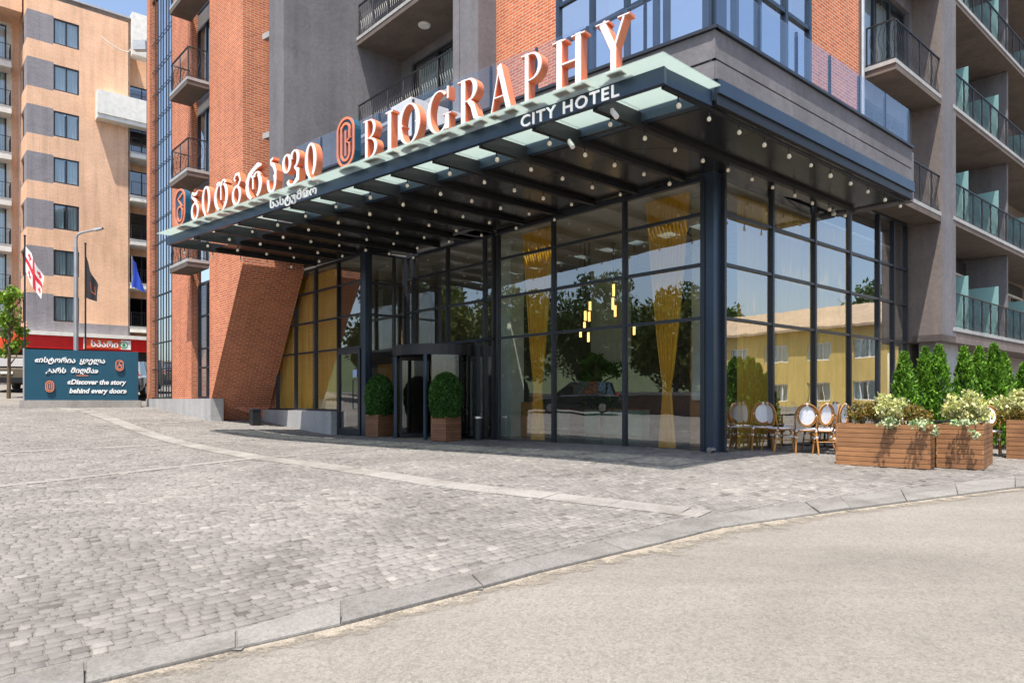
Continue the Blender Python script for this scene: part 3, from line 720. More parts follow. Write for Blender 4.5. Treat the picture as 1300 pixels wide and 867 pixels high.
# left wing: brick pier with the slanted foot
sT = T; S_ = isect(T, A, 268.3); zS = zr(.06); zT = zr(4.35); BL = PT_L - T; P266 = isect(T, A, 266)
fS = .95 / (zT - zS)
S2_ = S_ + (S_ - T) * fS; zS2 = zS - .95
m = MB()
def v3(p, z): return (p.x, p.y, z)
tA = lambda p: (p - T).dot(A)
ptsA = [(P266, zS), (S_, zS), (T, zT), (T, TOP), (P266, TOP)]
m.poly([v3(p, z) for p, z in ptsA], 0, [(-tA(p), z) for p, z in ptsA])
up = T + BL
m.poly([v3(T, zT), v3(up, zT), v3(up, TOP), v3(T, TOP)], 0, [(0, zT), (BL.length, zT), (BL.length, TOP), (0, TOP)])
bs = S2_ + BL * 1.05; sl_ = math.hypot((T - S2_).length, zT - zS2)
m.poly([v3(S2_, zS2), v3(bs, zS2), v3(up, zT), v3(T, zT)], 0, [(0, zT - sl_), (BL.length, zT - sl_), (BL.length, zT), (0, zT)])
bk = P266 + B * 2.4
m.poly([v3(up, zT), v3(bs, zS2), v3(bk, zS2), v3(bk, TOP), v3(up, TOP)]); m.poly([v3(P266, TOP), v3(T, TOP), v3(up, TOP), v3(bk, TOP)])
m.poly([v3(P266, zS), v3(P266, TOP), v3(bk, TOP), v3(bk, zS2)])
m.build('brick_pier', M['brick'], hotel)
P186 = isect(T, A, 186.5); sA = lambda u: (isect(T, A, u) - P266).dot(A)
levels_w = [4.62, 7.75, 10.9, 14.05]
facade('brick_wall', P266, P186, zr(.06), TOP, nA, M['brick'], opens=[(-.01, sA(243), zr(.06), TOP), (sA(218.5), sA(190), zr(.06), TOP)], reveal=.35, thick=.5)
plinth(isect(T, A, 186.5), isect(T, A, 269), zr(.06), nA, .04, .4)
# glass strip of the left wing
pg = isect(T, A, 218.5) - nA * .12
zsW = [zr(.10)] + [zr(x) for x in (1.3, 2.4, 3.4, 4.4, 5.5, 6.6, 7.6, 8.7, 9.8, 10.8, 11.9, 13, 14, 15.2, 17)]
cw(pg, A, [218.5, 211.5, 204.5, 198, 190], zsW, nA, 'glass_blue', fw=.045, fd=.022)
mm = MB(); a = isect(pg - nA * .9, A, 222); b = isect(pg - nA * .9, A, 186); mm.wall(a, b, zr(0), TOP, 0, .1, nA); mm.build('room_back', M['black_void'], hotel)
# french windows and balconies of the left wing
pw = P266; dw = A
s1 = sA(266) + .06; s2 = sA(243.5)
cwl = curtain_wall(P266 + A * s1 - nA * .25, P266 + A * s2 - nA * .25, [0, (s2 - s1) * .5, s2 - s1], [zr(x) for x in (.10, 1.2, 1.9, 3.1, 4.3)], nA, 'glass_blue', fw=.08)
for i, z in enumerate(levels_w):
    zf = z + .28
    window(P266, A, nA, s1, s2, zr(zf), zr(zf + 2.55), .25, 'glass_room', hotel, cols=2)
    m = MB(); m.wall(P266 + A * (s1 - .04), P266 + A * s2, zr(zf + 2.56), zr(zf + 3.12), -.22, .5, nA); m.build('lintel', M['stucco'], hotel)
    c0 = isect(P266 - B * .72, A, 237.6); c1 = isect(P266 - B * .72, A, 215.5)
    e0 = cross(c0, B, P266, A); e1 = cross(c1, B, P266, A)
    o = slab(hotel, [c0, e0, e1, c1], zr(z), zr(z + .26))
    railing(o, [e0 - B * .05, c0 + (e0 - c0).normalized() * .05 + A * .05, c1 + (e1 - c1).normalized() * .05 - A * .05, e1 - B * .05], zr(z + .26), 1.05)
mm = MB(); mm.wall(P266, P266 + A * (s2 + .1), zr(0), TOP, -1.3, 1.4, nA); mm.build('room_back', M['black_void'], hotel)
# grey block
R_ = isect(Q, B, 455); Qa = isect(Q, A, 341.6); R2 = R_ + B * 1.6
m = MB()
facade('stucco_wall', Qa, Q, zr(4.68), TOP, nA, M['stucco']); facade('stucco_wall', Q, R2, zr(4.68), TOP, nB, M['stucco'])
pB = isect(T, B, 333.8) + B * .3; qB = Qa + B * .9
fw_ = facade('stucco_wall', pB - (qB - pB).normalized() * .3, qB, zr(4.75), TOP, nA, M['stucco_warm'], opens=[(.75, 2.2, zr(8.8), zr(10.9)), (.75, 2.2, zr(5.6), zr(7.7)), (.75, 2.2, zr(12), zr(14.1))], reveal=.3)
for z in (8.4, 5.2, 11.6):
    m = MB(); d_ = (qB - pB).normalized(); m.wall(pB + d_ * .2, qB + d_ * .2, zr(z), zr(z + .18), .45, -.02, nA); m.build('balcony', M['stone'], hotel)
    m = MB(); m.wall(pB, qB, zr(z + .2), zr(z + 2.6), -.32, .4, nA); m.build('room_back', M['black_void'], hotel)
# recessed balconies over the entrance
SP2 = isect(R_, A, 575); SP3 = isect(R_, A, 607); SP4 = isect(SP3, B, 630.5)
Rb = R_ + B * 1.6; Sb = SP2 + B * 1.6; dRS = (Sb - Rb).normalized(); LRS = (Sb - Rb).length
ops = []
for z in (5.1, 8.32, 11.5, 14.7):
    ops += [(.55, LRS * .66, zr(z + .05), zr(z + 2.78)), (LRS * .73, LRS - .1, zr(z + .05), zr(z + 2.78))]
facade('stucco_wall', Rb, Sb, zr(4.4), TOP, nA, M['stucco'], opens=ops, reveal=.16)
for o in ops: window(Rb, dRS, nA, o[0], o[1], o[2], o[3], .14, 'glass_room', hotel, cols=2 if o[0] < 1 else 1, fw=.08)
for z in (8.15, 11.35, 14.5):
    o = slab(hotel, [R_ - B * .05, Rb, Sb, SP2 - B * .05], zr(z), zr(z + .26))
    railing(o, [R_ + A * -.03, SP2 + A * .03], zr(z + .26), 1.02)
    c = (R_ + SP2) / 2 + B * .8; m = MB(); m.lathe([(0, -.06), (.16, -.06), (.19, -.03), (.19, 0)], (c.x, c.y, zr(z) - .001), 16); m.build('ceiling_lamp', M['white'], o)
facade('stucco_wall', SP2, SP3, zr(4.4), TOP, nA, M['stucco'], thick=.6); facade('stucco_wall', SP3, SP4, zr(4.4), TOP, nB, M['stucco'], thick=.6)
facade('stucco_wall', SP2 + B * 1.7, SP2, zr(4.4), TOP, -nB, M['stucco'], thick=.3)
# brick bay and blue glazed corner
pB1 = cross(G1p, A, SP4, B); pBC = C1.copy(); b708 = isect(G1p, A, 708.5)
facade('brick_wall', pB1, b708, zr(4.9), TOP, nA, M['brick'], thick=.4)
zsU = [zr(x) for x in (4.9, 7.75, 8.5, 11.0, 11.7, 14.2)]
zsU = [zr(x) for x in (4.9, 6.1, 8.5, 9.4, 11.7, 14.2)]
cw(G1p, A, [708.5, 751, 795, 832, 845, 901], zsU, nA, 'glass_blue', fw=.10, fm='metal_blue')
g2c = cross(G1p, A, G2p, B)
cw(G2p, B, [909, 935, 964, 998, 1028], zsU, nB, 'glass_blue', fw=.10, fm='metal_blue')
m = MB(); c = g2c; m.prism([c - A * .02 - B * .02 + nA * .03 + nB * .03, c + A * .28 + nA * .05, c + A * .28 - nA * .12, c + B * .28 - nB * .12, c + B * .28 + nB * .05], zr(4.95), TOP); m.build('corner_post', M['metal_blue'], hotel)
for (pp, dd, u0, u1, nn) in ((G1p, A, 712, 899, nA), (G2p, B, 914, 1026, nB)):
    a = isect(pp, dd, u0); b = isect(pp, dd, u1); L = (b - a).length; d = (b - a).normalized(); k = 4
    for i in range(k):
        for z0, z1 in ((5.2, 7.6), (8.75, 11.3)):
            if R.random() < .75: pleats(hotel, 'curtain', a + d * (L * i / k + .15) - nn * .35, a + d * (L * (i + R.uniform(.55, .95)) / k) - nn * .35, zr(z0), zr(z1), M['sheer'])
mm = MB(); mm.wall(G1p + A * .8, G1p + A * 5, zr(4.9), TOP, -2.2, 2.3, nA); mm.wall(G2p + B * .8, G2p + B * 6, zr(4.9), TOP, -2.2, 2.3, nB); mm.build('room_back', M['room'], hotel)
for z in (8.2, 11.4): 
    m = MB(); m.prism([g2c - nA * .2 - nB * .2, G1p + A * 5 - nA * .2, G1p + A * 5 - nA * 2.4, G2p + B * 6 - nB * 2.4, G2p + B * 6 - nB * .2], zr(z), zr(z + .25)); m.build('floor_slab', M['cream'], hotel)
MS = cross(M_, A, G2p, B); b1028 = isect(G2p, B, 1028); b1090 = isect(G2p, B, 1090)
facade('brick_wall', b1028, b1090, zr(4.9), TOP, nB, M['brick'], thick=.4)
m = MB(); c = isect(G2p, B, 1092) + nB * .06; m.tube([(c.x, c.y, zr(5.2)), (c.x, c.y, TOP)], .05, 8); m.build('drainpipe', M['galv'], hotel)
dM = (MS - b1090).normalized(); LM = (MS - b1090).length
opsM = [(.22, LM - .25, zr(z), zr(z + 2.4)) for z in (5.35, 8.6, 11.75, 14.9)]
facade('stucco_wall', b1090 + dM * .05, MS, zr(4.95), TOP, nB, M['stucco'], opens=opsM, reveal=.2, thick=.4)
for o in opsM: window(b1090 + dM * .05, dM, nB, o[0], o[1], o[2], o[3], .18, 'glass_room', hotel, cols=3, fw=.09)
# block with plaster side wall at the right, over an undercroft
M2 = isect(M_, B, 1213.5)
ZB = zr(1.66)
facade('stucco_wall', MS + A * .3, M_, ZB, TOP, nA, M['stucco_warm'], thick=.3); facade('stucco_wall', M_, M2, ZB, TOP, nB, M['stucco'], thick=1.6)
lv = [5.0, 8.12]
d11 = isect(M_ , B, 1191)
for i, z in enumerate((4.96, 8.22, 11.4, 14.6)):
    c0 = isect(M_ + A * -.0, -B, 1137.5); c1 = M_ - nB * .02 - B * .01
    e0 = cross(c0, A, G2p, B); 
    o = slab(hotel, [c0, c1, MS - A * .05 + nB * .02, e0 + nB * .02], zr(z), zr(z + .26), m_='plaster_soffit')
    railing(o, [e0 + nB * .05 + B * .05, c0 + B * .06 - nB * .05, c1 - nB * .05], zr(z + .26), 1.02)
# loggias at the right
END = isect(M_, B, 1420); inb = -nB
Lb0 = M2 + inb * 1.7; Lb1 = END + inb * 1.7; dL = (Lb1 - Lb0).normalized(); LL = (Lb1 - Lb0).length
opsR = []
for z in (2.12, 5.3, 8.5, 11.7):
    s = .35
    while s < LL - 2.6:
        opsR += [(s, s + 1.05, zr(z), zr(z + 2.3)), (s + 1.45, s + 2.6, zr(z), zr(z + 2.3))]; s += 4.0
facade('stucco_wall', Lb0, Lb1, ZB, TOP, nB, M['stucco_warm'], opens=opsR, reveal=.15)
for o in opsR: window(Lb0, dL, nB, o[0], o[1], o[2], o[3], .13, 'glass_room', hotel, cols=2, fw=.07)
for z in (1.84, 5.03, 8.22, 11.42, 14.6):
    o = slab(hotel, [M2, END, Lb1, Lb0], zr(z), zr(z + .25), m_='plaster_soffit')
    railing(o, [M2 - nB * .06 + B * .05, END - nB * .06], zr(z + .25), 1.02)
    m = MB(); mm_ = M2.lerp(END, .04) - B * 0
    for u in (1236, 1274, 1322, 1366):
        c = isect(M2, B, u) - nB * .14; m = MB(); m.wall(c, c + A * 1.0, zr(z + .27), zr(z + 1.95), .012, .012, nrm(A)); m.build('partition_panel', M['glass_teal'], o)
    for u in (1290, 1385):
        c = isect(M2, B, u) - nB * .25; m = MB(); m.wall(c, cross(c, A, Lb0, B), zr(z + .26), zr(z + 3.18), .10, .10, nrm(A)); m.build('dividing_wall', M['stucco'], o)
# undercroft wall and pale column
uw0 = MS + inb * .3; uw1 = END + inb * .9
m = MB(); m.wall(uw0, uw1, zr(-1.4), ZB - .004, 0, .3, nB); m.build('undercroft_wall', M['concrete'], hotel)
c = isect(M_ + inb * .35, B, 1186); c2 = isect(M_ + inb * .35, B, 1214); m = MB(); m.wall(c, c2, zr(-1.4), ZB - .004, .05, .4, nB); m.build('column', M['stone'], hotel)
m = MB(); m.prism([M_, END, END + inb * 3, MS + A * .3 + inb * 2, MS], ZB - .002, ZB + .18); m.build('soffit', M['stucco_warm'], hotel)
# unseen floor and roof slabs added to keep sun out of the rooms
fp = [PT_L + A * 9 + B * 1.5, T + BL, C2 + A * .2 + B * .2, G1L + A * .1 + B * .2, g2c + A * .25 + B * .25, MS + A * .3 - nB * .2, END - nB * 2, Vector((30, 45)), Vector((-12, 45))]
m = MB(); m.prism(fp, zr(4.46), zr(4.9)); m.build('floor_slab', M['black_void'], hotel)
m = MB(); m.prism(fp, zr(4.385), zr(4.455)); m.build('lobby_ceiling', M['cream'], hotel)
fpr = [isect(T, A, 186.5) + B * .4, T + BL * .1, Q + B * .4 + A * .3, R2, SP2 + B * 1.7, SP3 + B * .3, g2c + A * .2 + B * .2, b1090 - nB * .2, MS, M_ - nB * .3, END - nB * .3, Vector((40, 60)), Vector((-25, 60))]
m = MB(); m.prism(fpr, TOP - .3, TOP - .01); m.build('roof_sun_block', M['concrete'], hotel)
# lobby inside
m = MB(); m.prism([PT_L + B * .3, C2 + B * .1 + A * .1, G1L + A * .05 + B * .08, g2c + A * .13 + B * .13, MS - nB * .15, Vector((5, 31)), Vector((-5, 33))], zr(-1.45), zr(-1.0)); m.build('lobby_floor', M['tile'], hotel)
w0 = PT_L + B * .35; wk = Vector((4.2, 30.0)); wl = w0 + B * 6.5 
for a, b in ((w0, wl), (wl, wk), (wk, MS + A * .4 - nB * .3)):
    m = MB(); n = nrm((b - a).normalized()); m.wall(a, b, zr(-1.05), zr(4.38), .1, .1, n); m.build('lobby_wall', M['room'], hotel)
def inner_box(u0, u1, d0, dep, z0, z1, m_, name):
    p = P(u0, d0); q = p - A * ((u1 - u0) / F * d0 * 1.35); m = MB(); m.wall(p, q, z0, z1, 0, dep, nA); return m.build(name, M[m_], hotel)
inner_box(630, 650, 19.2, .5, zr(-1.0), zr(4.38), 'pale_green', 'lobby_column'); inner_box(878, 893, 14.9, .35, zr(.0), zr(4.38), 'pale_green', 'lobby_column')
inner_box(750, 784, 22.5, .6, zr(1.2), zr(4.38), 'pale_green', 'lobby_column')
inner_box(876, 894, 15.1, .3, zr(-1.0), zr(1.55), 'wood_int', 'oak_panel'); inner_box(641, 678, 19.5, .12, zr(-1.0), zr(-.05), 'wood_int', 'oak_panel'); inner_box(641, 652, 19.52, .1, zr(-.03), zr(1.5), 'wood_int', 'oak_panel')
inner_box(480, 512, 23.2, .3, zr(-1), zr(1.2), 'wood_int', 'oak_panel')
# lattice screen behind the gold curtain
ls = P(880, 15.6); m = MB()
for k in range(14):
    for sgn in (1, -1):
        z = zr(-.2) + k * .3; a = ls + A * .0; b = ls + A * .9
        m.bar((a.x, a.y, z if sgn > 0 else z + .9), (b.x, b.y, z + .9 if sgn > 0 else z), .03, .03)
m.build('lattice_screen', M['black'], hotel, kind='stuff')
# ---------------------------------------------------------------- terrace over the entrance
N_ = isect(K + nF * -1.0, FR, 903)
N_ = cross(K - nF * 1.16, FR, K + Vector((.05, 0)), B)
E1 = isect(N_, B, 1157.5); TL = isect(N_, FR, 372)
def band(p, q, z0, z1, out, n, m_, name, inn=.3):
    m = MB(); m.wall(p, q, z0, z1, out, inn, n); return m.build(name, M[m_], hotel)
band(TL, N_, zr(4.805), zr(5.07), .02, nF, 'stucco', 'parapet'); band(N_, E1, zr(4.805), zr(5.07), .03, nB, 'stucco', 'parapet')
band(TL, N_, zr(5.075), zr(5.12), -.05, nF, 'metal', 'flashing'); band(N_, E1, zr(5.075), zr(5.12), -.05, nB, 'metal', 'flashing')
band(TL, N_, zr(5.125), zr(5.55), -.01, nF, 'stucco', 'parapet'); band(N_, E1, zr(5.125), zr(5.55), .0, nB, 'stucco', 'parapet')
band(TL, N_ - FR * -.04, zr(5.555), zr(5.605), .04, nF, 'metal', 'coping'); band(N_, E1, zr(5.555), zr(5.605), .05, nB, 'metal', 'coping')
band(TL, N_, zr(4.48), zr(4.80), .03, nF, 'metal_blue', 'fascia', .2); band(N_ + B * .03, E1, zr(4.59), zr(4.80), .06, nB, 'metal_blue', 'fascia', .2)
gE = cross(E1, A, G2p, B)
m = MB(); m.prism([TL + nF * -.3, N_ - nF * .25 - nB * .05, E1 - nB * .28, gE + nB * .1, g2c + nA * .1 + nB * .1, pB1 + nA * .1, SP3, SP2, R_, Q, TL - nF * .3 + B * 2.5], zr(4.81), zr(5.1)); m.build('terrace_slab', M['concrete'], hotel)
band(E1 + A * .05, gE, zr(4.44), zr(5.55), .0, -nrm(A) if nrm(A).x > 0 else nrm(A), 'stucco', 'parapet')
# glass balustrade
def balustrade(p, q, n, step):
    d = (q - p).normalized(); L = (q - p).length; k = int(round(L / step))
    for i in range(k):
        a = p + d * (L * i / k + .025); b = p + d * (L * (i + 1) / k - .025); m = MB(); m.wall(a, b, zr(5.53), zr(6.45), -.06, .075, n); m.build('balustrade_pane', M['glass_rail'], hotel)
    for i in range(k + 1):
        c = p + d * (L * i / k); m = MB(); m.wall(c - d * .022, c + d * .022, zr(5.53), zr(6.35), -.055, .10, n); m.tube([(c.x - n.x * .08, c.y - n.y * .08, zr(6.33)), (c.x - n.x * .08, c.y - n.y * .08, zr(6.43))], .028, 8); m.build('balustrade_post', M['metal_blue'], hotel)
balustrade(N_ + FR * -.1, TL, nF, 1.15); balustrade(N_ + B * .1, E1, nB, 1.18)
c = P(522, 17.0); m = MB(); m.prism([c, c + A * .9, c + A * .9 + B * 2.6, c + B * 2.6], zr(5.0), zr(7.55)); o = m.build('roof_lantern', M['white_wall'], hotel)

# ---------------------------------------------------------------- entrance canopy
canopy = thing('entrance_canopy', 'black steel and glass canopy with rows of bulbs jutting over the hotel entrance', 'canopy', (K.x, K.y, zr(4.4)))
FL = -FR; LEN = 15.5; ZB0, ZB1 = zr(4.37), zr(4.63)
KL = K + FL * LEN
m = MB(); m.wall(K, KL, zr(4.405), zr(4.64), .0, .09, nF); m.build('front_fascia', M['metal_blue'], canopy)
m = MB(); e = K + B * 1.16; m.wall(K - FR * .0 - nF * .095, e, zr(4.405), zr(4.635), .0, .09, nB); m.build('side_fascia', M['metal_blue'], canopy)
m = MB(); m.wall(KL - nF * .095, KL + B * 2.0, zr(4.405), zr(4.635), .05, .05, nrm(B)); m.build('side_fascia', M['metal_blue'], canopy)
walls = [(T, PT_L), (PT_L, C2), (C2, G1L), (G1L, C1), (gE, E1)]
def hit(p, d):
    best = None
    for a, b in walls:
        e = b - a; den = d.x * e.y - d.y * e.x
        if abs(den) < 1e-6: continue
        t = ((a.x - p.x) * e.y - (a.y - p.y) * e.x) / den; s = ((a.x - p.x) * d.y - (a.y - p.y) * d.x) / den
        if -.001 <= s <= 1.001 and t > .3 and (best is None or t < best): best = t
    return best or 4.0
def bulb_mesh():
    m = MB(); m.tube([(0, 0, 0), (0, 0, -.075)], [.012, .016], 6, 0); m.lathe([(.019, -.07), (.021, -.10), (.0, -.10)], (0, 0, 0), 8, 0)
    m.lathe([(.014, -.095), (.030, -.115), (.040, -.140), (.036, -.165), (.020, -.18), (.0, -.184)], (0, 0, 0), 10, 1)
    o = m.build('light_bulb', [M['black'], M['bulb']], smooth=True); me = o.data; bpy.data.objects.remove(o); return me
BULB = bulb_mesh()
def fitting_mesh():
    m = MB(); m.tube([(0, 0, .0), (0, 0, .15)], .014, 6); m.lathe([(.03, .0), (.03, .02), (.012, .03)], (0, 0, 0), 8); m.lathe([(.012, .12), (.035, .14), (.035, .155), (0, .155)], (0, 0, 0), 8)
    m.bar((-.09, 0, .10), (.09, 0, .10), .018, .018)
    o = m.build('glass_fitting', M['steel']); me = o.data; bpy.data.objects.remove(o); return me
FIT = fitting_mesh()
def inst(name, me, parent, loc, rz=0):
    o = link(name, me, parent); o.location = loc; o.rotation_euler = (0, 0, rz); return o
NB = 14; bst = []
for k in range(NB):
    p0 = K + FL * (.02 + 1.17 * k) - nF * .095
    if k == NB - 1: p0 = KL - nF * .095 + FR * .06
    L = hit(p0, B) - .12
    if k == 0: L = (E1 - p0).length - .1
    if k == 1: L = hit(p0, B) - .05
    bst.append((p0, L))
    m = MB(); w = .05
    if k > 0:
        a = p0; b = p0 + B * L; m.wall(a, b, ZB0, ZB0 + .045, w, w, nB); m.wall(a, p0 + B * min(L, 1.6), ZB0 + .045, ZB1, .018, .018, nB); m.wall(a, b, ZB0 + .046, ZB0 + .12, .02, .02, nB)
    else: m.wall(p0 - nB * .05, p0 - nB * .05 + B * L, ZB0 + .01, ZB0 + .05, .03, .03, nB)
    bo = m.build('beam', M['black'], canopy)
    t = .35
    while t < L - .1:
        c = p0 + B * t + nB * (-.05 if k == 0 else 0); bb = inst('light_bulb', BULB, bo, (c.x, c.y, ZB0), R.uniform(0, 6)); ks = R.uniform(.80, .98); bb.scale = (ks, ks, ks); bb.rotation_euler = (R.uniform(-.12, .12), R.uniform(-.12, .12), R.uniform(0, 6)); t += .80 + R.uniform(-.03, .03)
    if k:
        for t in (.30, 1.02):
            c = p0 + B * t; inst('glass_fitting', FIT, bo, (c.x - nB.x * .15, c.y - nB.y * .15, ZB1 - .02), math.atan2(FR.y, FR.x))
# spotlights clamped to the first beams
def spot_mesh():
    m = MB(); m.tube([(0, 0, 0), (0, 0, -.06)], .03, 8); m.tube([(0, -.02, -.06), (0, -.10, -.16)], .04, 10); m.tube([(0, -.10, -.16), (0, -.102, -.163)], .034, 10)
    o = m.build('spotlight', M['white']); me = o.data; bpy.data.objects.remove(o); return me
SPOT = spot_mesh()
for k, t in ((1, .18), (2, .75)):
    p0, L = bst[k]; c = p0 + B * t - nB * -.18 if k == 1 else p0 + B * t + nB * .05
    inst('spotlight', SPOT, canopy, (c.x, c.y, ZB0 + .02), .6)
# glass sheets, one per bay, reaching over the fascia
GD = 1.13
for k in range(NB - 1):
    a, _ = bst[k]; b, _ = bst[k + 1]; fr = .32
    a = a + nF * .095; b = b + nF * .095; da = nF * .31
    if k == 0: a = a + FR * .18
    q = [a + FL * .01 + da, b - FL * .01 + da, b - FL * .01 + B * GD, a + FL * .01 + B * GD]
    m = MB(); m.prism(q, zr(4.655), zr(4.67)); m.build('canopy_glass', M['glass_canopy'], canopy)
# cross rails behind the fascia and at the terrace
m = MB(); m.wall(N_ + B * .02, E1, zr(4.43), zr(4.585), .02, .06, nB); m.build('edge_rail', M['black'], canopy)
# dark soffit panels between the beams
for k in range(NB - 1):
    (a, La), (b, Lb) = bst[k], bst[k + 1]
    if k == 0: a = a - nB * .05
    if k == 0: La = (E1 - a).length - .05
    t0 = 1.19; nseg = 3 if k > 1 else 5
    ea = a + B * (La + (.12 if k > 0 else 0)); eb = b + B * (Lb + .12)
    if k == 0:
        ea = E1 - nB * .05; eb = cross(b, B, E1, A)
    for i in range(nseg):
        f0, f1 = i / nseg, (i + 1) / nseg; sa = a + B * t0; sb = b + B * t0
        q = [sa.lerp(ea, f0) + B * .004, sa.lerp(ea, f1) - B * .004, sb.lerp(eb, f1) - B * .004, sb.lerp(eb, f0) + B * .004]
        m = MB(); z = zr(4.47) + R.uniform(-.002, .002); m.prism(q, z, z + .02); m.build('soffit_panel', M['soffit'], canopy)
b, Lb = bst[1]; eb = cross(b, B, E1, A); tri = [b + B * .6, eb, gE + nB * .02, g2c + nA * .02 + nB * .02, bst[2][0] + B * (bst[2][1] + .1)]
m = MB(); m.prism([b + B * 1.0, eb, gE + nB * .03, g2c + nA * .03 + nB * .03, cross(bst[2][0], B, G1p + nA * .03, A), bst[2][0] + B * 1.0], zr(4.485), zr(4.50)); m.build('soffit_panel', M['soffit'], canopy)
pm = g2c + nB * .75
m = MB(); c = gE + nB * .15 - B * .25; m.lathe([(.0, -.16), (.05, -.15), (.06, -.1), (.03, -.05), (.03, 0)], (c.x, c.y, zr(4.5)), 10); m.build('security_camera', M['white'], canopy)

# ---------------------------------------------------------------- lettering
def ell(cx, cy, rx, ry, tx, ty, a0, a1, n=24):
    out = []
    for i in range(n + 1):
        t = rad(a0 + (a1 - a0) * i / n); c, s = math.cos(t), math.sin(t); out.append(((cx + rx * c, cy + ry * s), (cx + (rx - tx) * c, cy + (ry - ty) * s)))
    return out
def st(pts, w):
    ws = w if hasattr(w, '__len__') else [w] * len(pts); out = []
    for i, p in enumerate(pts):
        a = Vector(pts[max(i - 1, 0)]); b = Vector(pts[min(i + 1, len(pts) - 1)]); n = nrm((b - a).normalized()) * ws[i] / 2; out.append(((p[0] + n.x, p[1] + n.y), (p[0] - n.x, p[1] - n.y)))
    return out
def hb(x0, x1, y, h=.05): return [((x0, y + h / 2), (x0, y - h / 2)), ((x1, y + h / 2), (x1, y - h / 2))]
def vb(x, w, y0=0., y1=1.): return [((x - w / 2, y0), (x + w / 2, y0)), ((x - w / 2, y1), (x + w / 2, y1))]
sw = .2
GLY = {
 'B': [vb(.24, sw), hb(.02, .5, .975), hb(.3, .55, .52), hb(.02, .5, .025), ell(.48, .755, .40, .245, .20, .055, 90, -90), ell(.48, .265, .50, .265, .21, .055, 90, -90)],
 'I': [vb(.5, .46), hb(.05, .95, .97, .06), hb(.05, .95, .03, .06)],
 'O': [ell(.5, .5, .5, .5, .18, .055, 0, 360, 40), st([(.15, .5), (.24, .5)], [.10, .02]), st([(.85, .5), (.76, .5)], [.10, .02])],
 'G': [ell(.5, .5, .5, .5, .17, .055, 48, 318, 34), vb(.87, .09, .74, 1.02), vb(.84, .17, .06, .38), hb(.68, 1.0, .40)],
 'R': [vb(.24, sw), hb(.02, .5, .975), hb(.3, .5, .50), hb(.02, .46, .025), ell(.46, .74, .38, .26, .2, .055, 90, -90), st([(.46, .5), (.62, .38), (.74, .12), (.84, .04), (1.0, .03)], [.12, .18, .2, .1, .05])],
 'A': [st([(.13, .02), (.46, 1.0)], .075), st([(.44, 1.0), (.82, .02)], .2), hb(.24, .72, .33), hb(.0, .28, .025), hb(.62, 1.0, .025)],
 'P': [vb(.28, sw), hb(.04, .5, .975), hb(.3, .5, .44), hb(.04, .54, .025), ell(.48, .71, .48, .29, .2, .055, 90, -90)],
 'H': [vb(.22, .19), vb(.78, .19), hb(.22, .78, .50, .06), hb(.02, .42, .97), hb(.02, .42, .03), hb(.58, .98, .97), hb(.58, .98, .03)],
 'Y': [st([(.2, .98), (.54, .42)], .2), st([(.84, .98), (.54, .42)], .085), vb(.53, .19, 0, .46), hb(.02, .40, .975), hb(.66, 1.0, .975), hb(.32, .75, .025)],
 'ban': [ell(.5, .31, .44, .31, .22, .09, 0, 360, 30), st([(.72, .52), (.52, .68), (.20, .80)], [.16, .15, .10]), st([(.10, .78), (.22, .93), (.45, .87), (.68, .88), (.88, .97)], [.06, .13, .12, .12, .06])],
 'in': [ell(.5, .52, .46, .48, 0.255, 0.090, -62, 250, 34), st([(.36, .10), (.52, .0)], [0.168, 0.042])],
 'on': [ell(.5, .47, .5, .47, 0.195, 0.075, 112, 248, 20), ell(.5, .47, .5, .47, 0.195, 0.075, -62, 62, 20), ell(.33, .80, .20, .17, 0.135, 0.075, 0, 150, 12), ell(.68, .80, .20, .20, 0.135, 0.075, 20, 180, 14), vb(.50, .10, .36, .82), st([(.72, .08), (.62, .0)], [0.140, 0.042])],
 'gan': [ell(.5, .32, .46, .32, .23, .09, 0, 360, 30), st([(.62, .58), (.86, .74), (.74, .95), (.44, .97), (.28, .84), (.42, .76)], [.12, .17, .13, .10, .15, .08])],
 'rae': [ell(.48, .42, .48, .42, 0.195, 0.075, 90, 250, 24), ell(.48, .42, .48, .42, 0.195, 0.075, -60, 50, 18), ell(.66, .66, .22, .16, 0.150, 0.075, 0, 180, 12), vb(.44, .10, .32, .68), st([(.06, .55), (.22, .78), (.55, .92), (.72, .98), (.95, .95)], [0.168, 0.154, 0.168, 0.182, 0.070]), ell(.30, .66, .15, .12, 0.105, 0.075, 0, 180, 10)],
 'an': [ell(.44, .32, .44, .32, 0.240, 0.090, -200, 45, 30), st([(.76, .44), (.80, .36), (.80, .58), (.62, .78), (.36, .88), (.34, .95), (.60, 1.0)], [0.140, 0.196, 0.210, 0.182, 0.126, 0.098, 0.084])],
 'phar': [ell(.28, .68, .27, .28, 0.165, 0.075, 0, 360, 26), ell(.72, .74, .27, .26, 0.165, 0.075, -95, 180, 22), st([(.70, .50), (.90, .40), (.88, .16), (.62, .03), (.40, .06), (.34, .18)], [0.070, 0.182, 0.196, 0.084, 0.112, 0.168])],
}
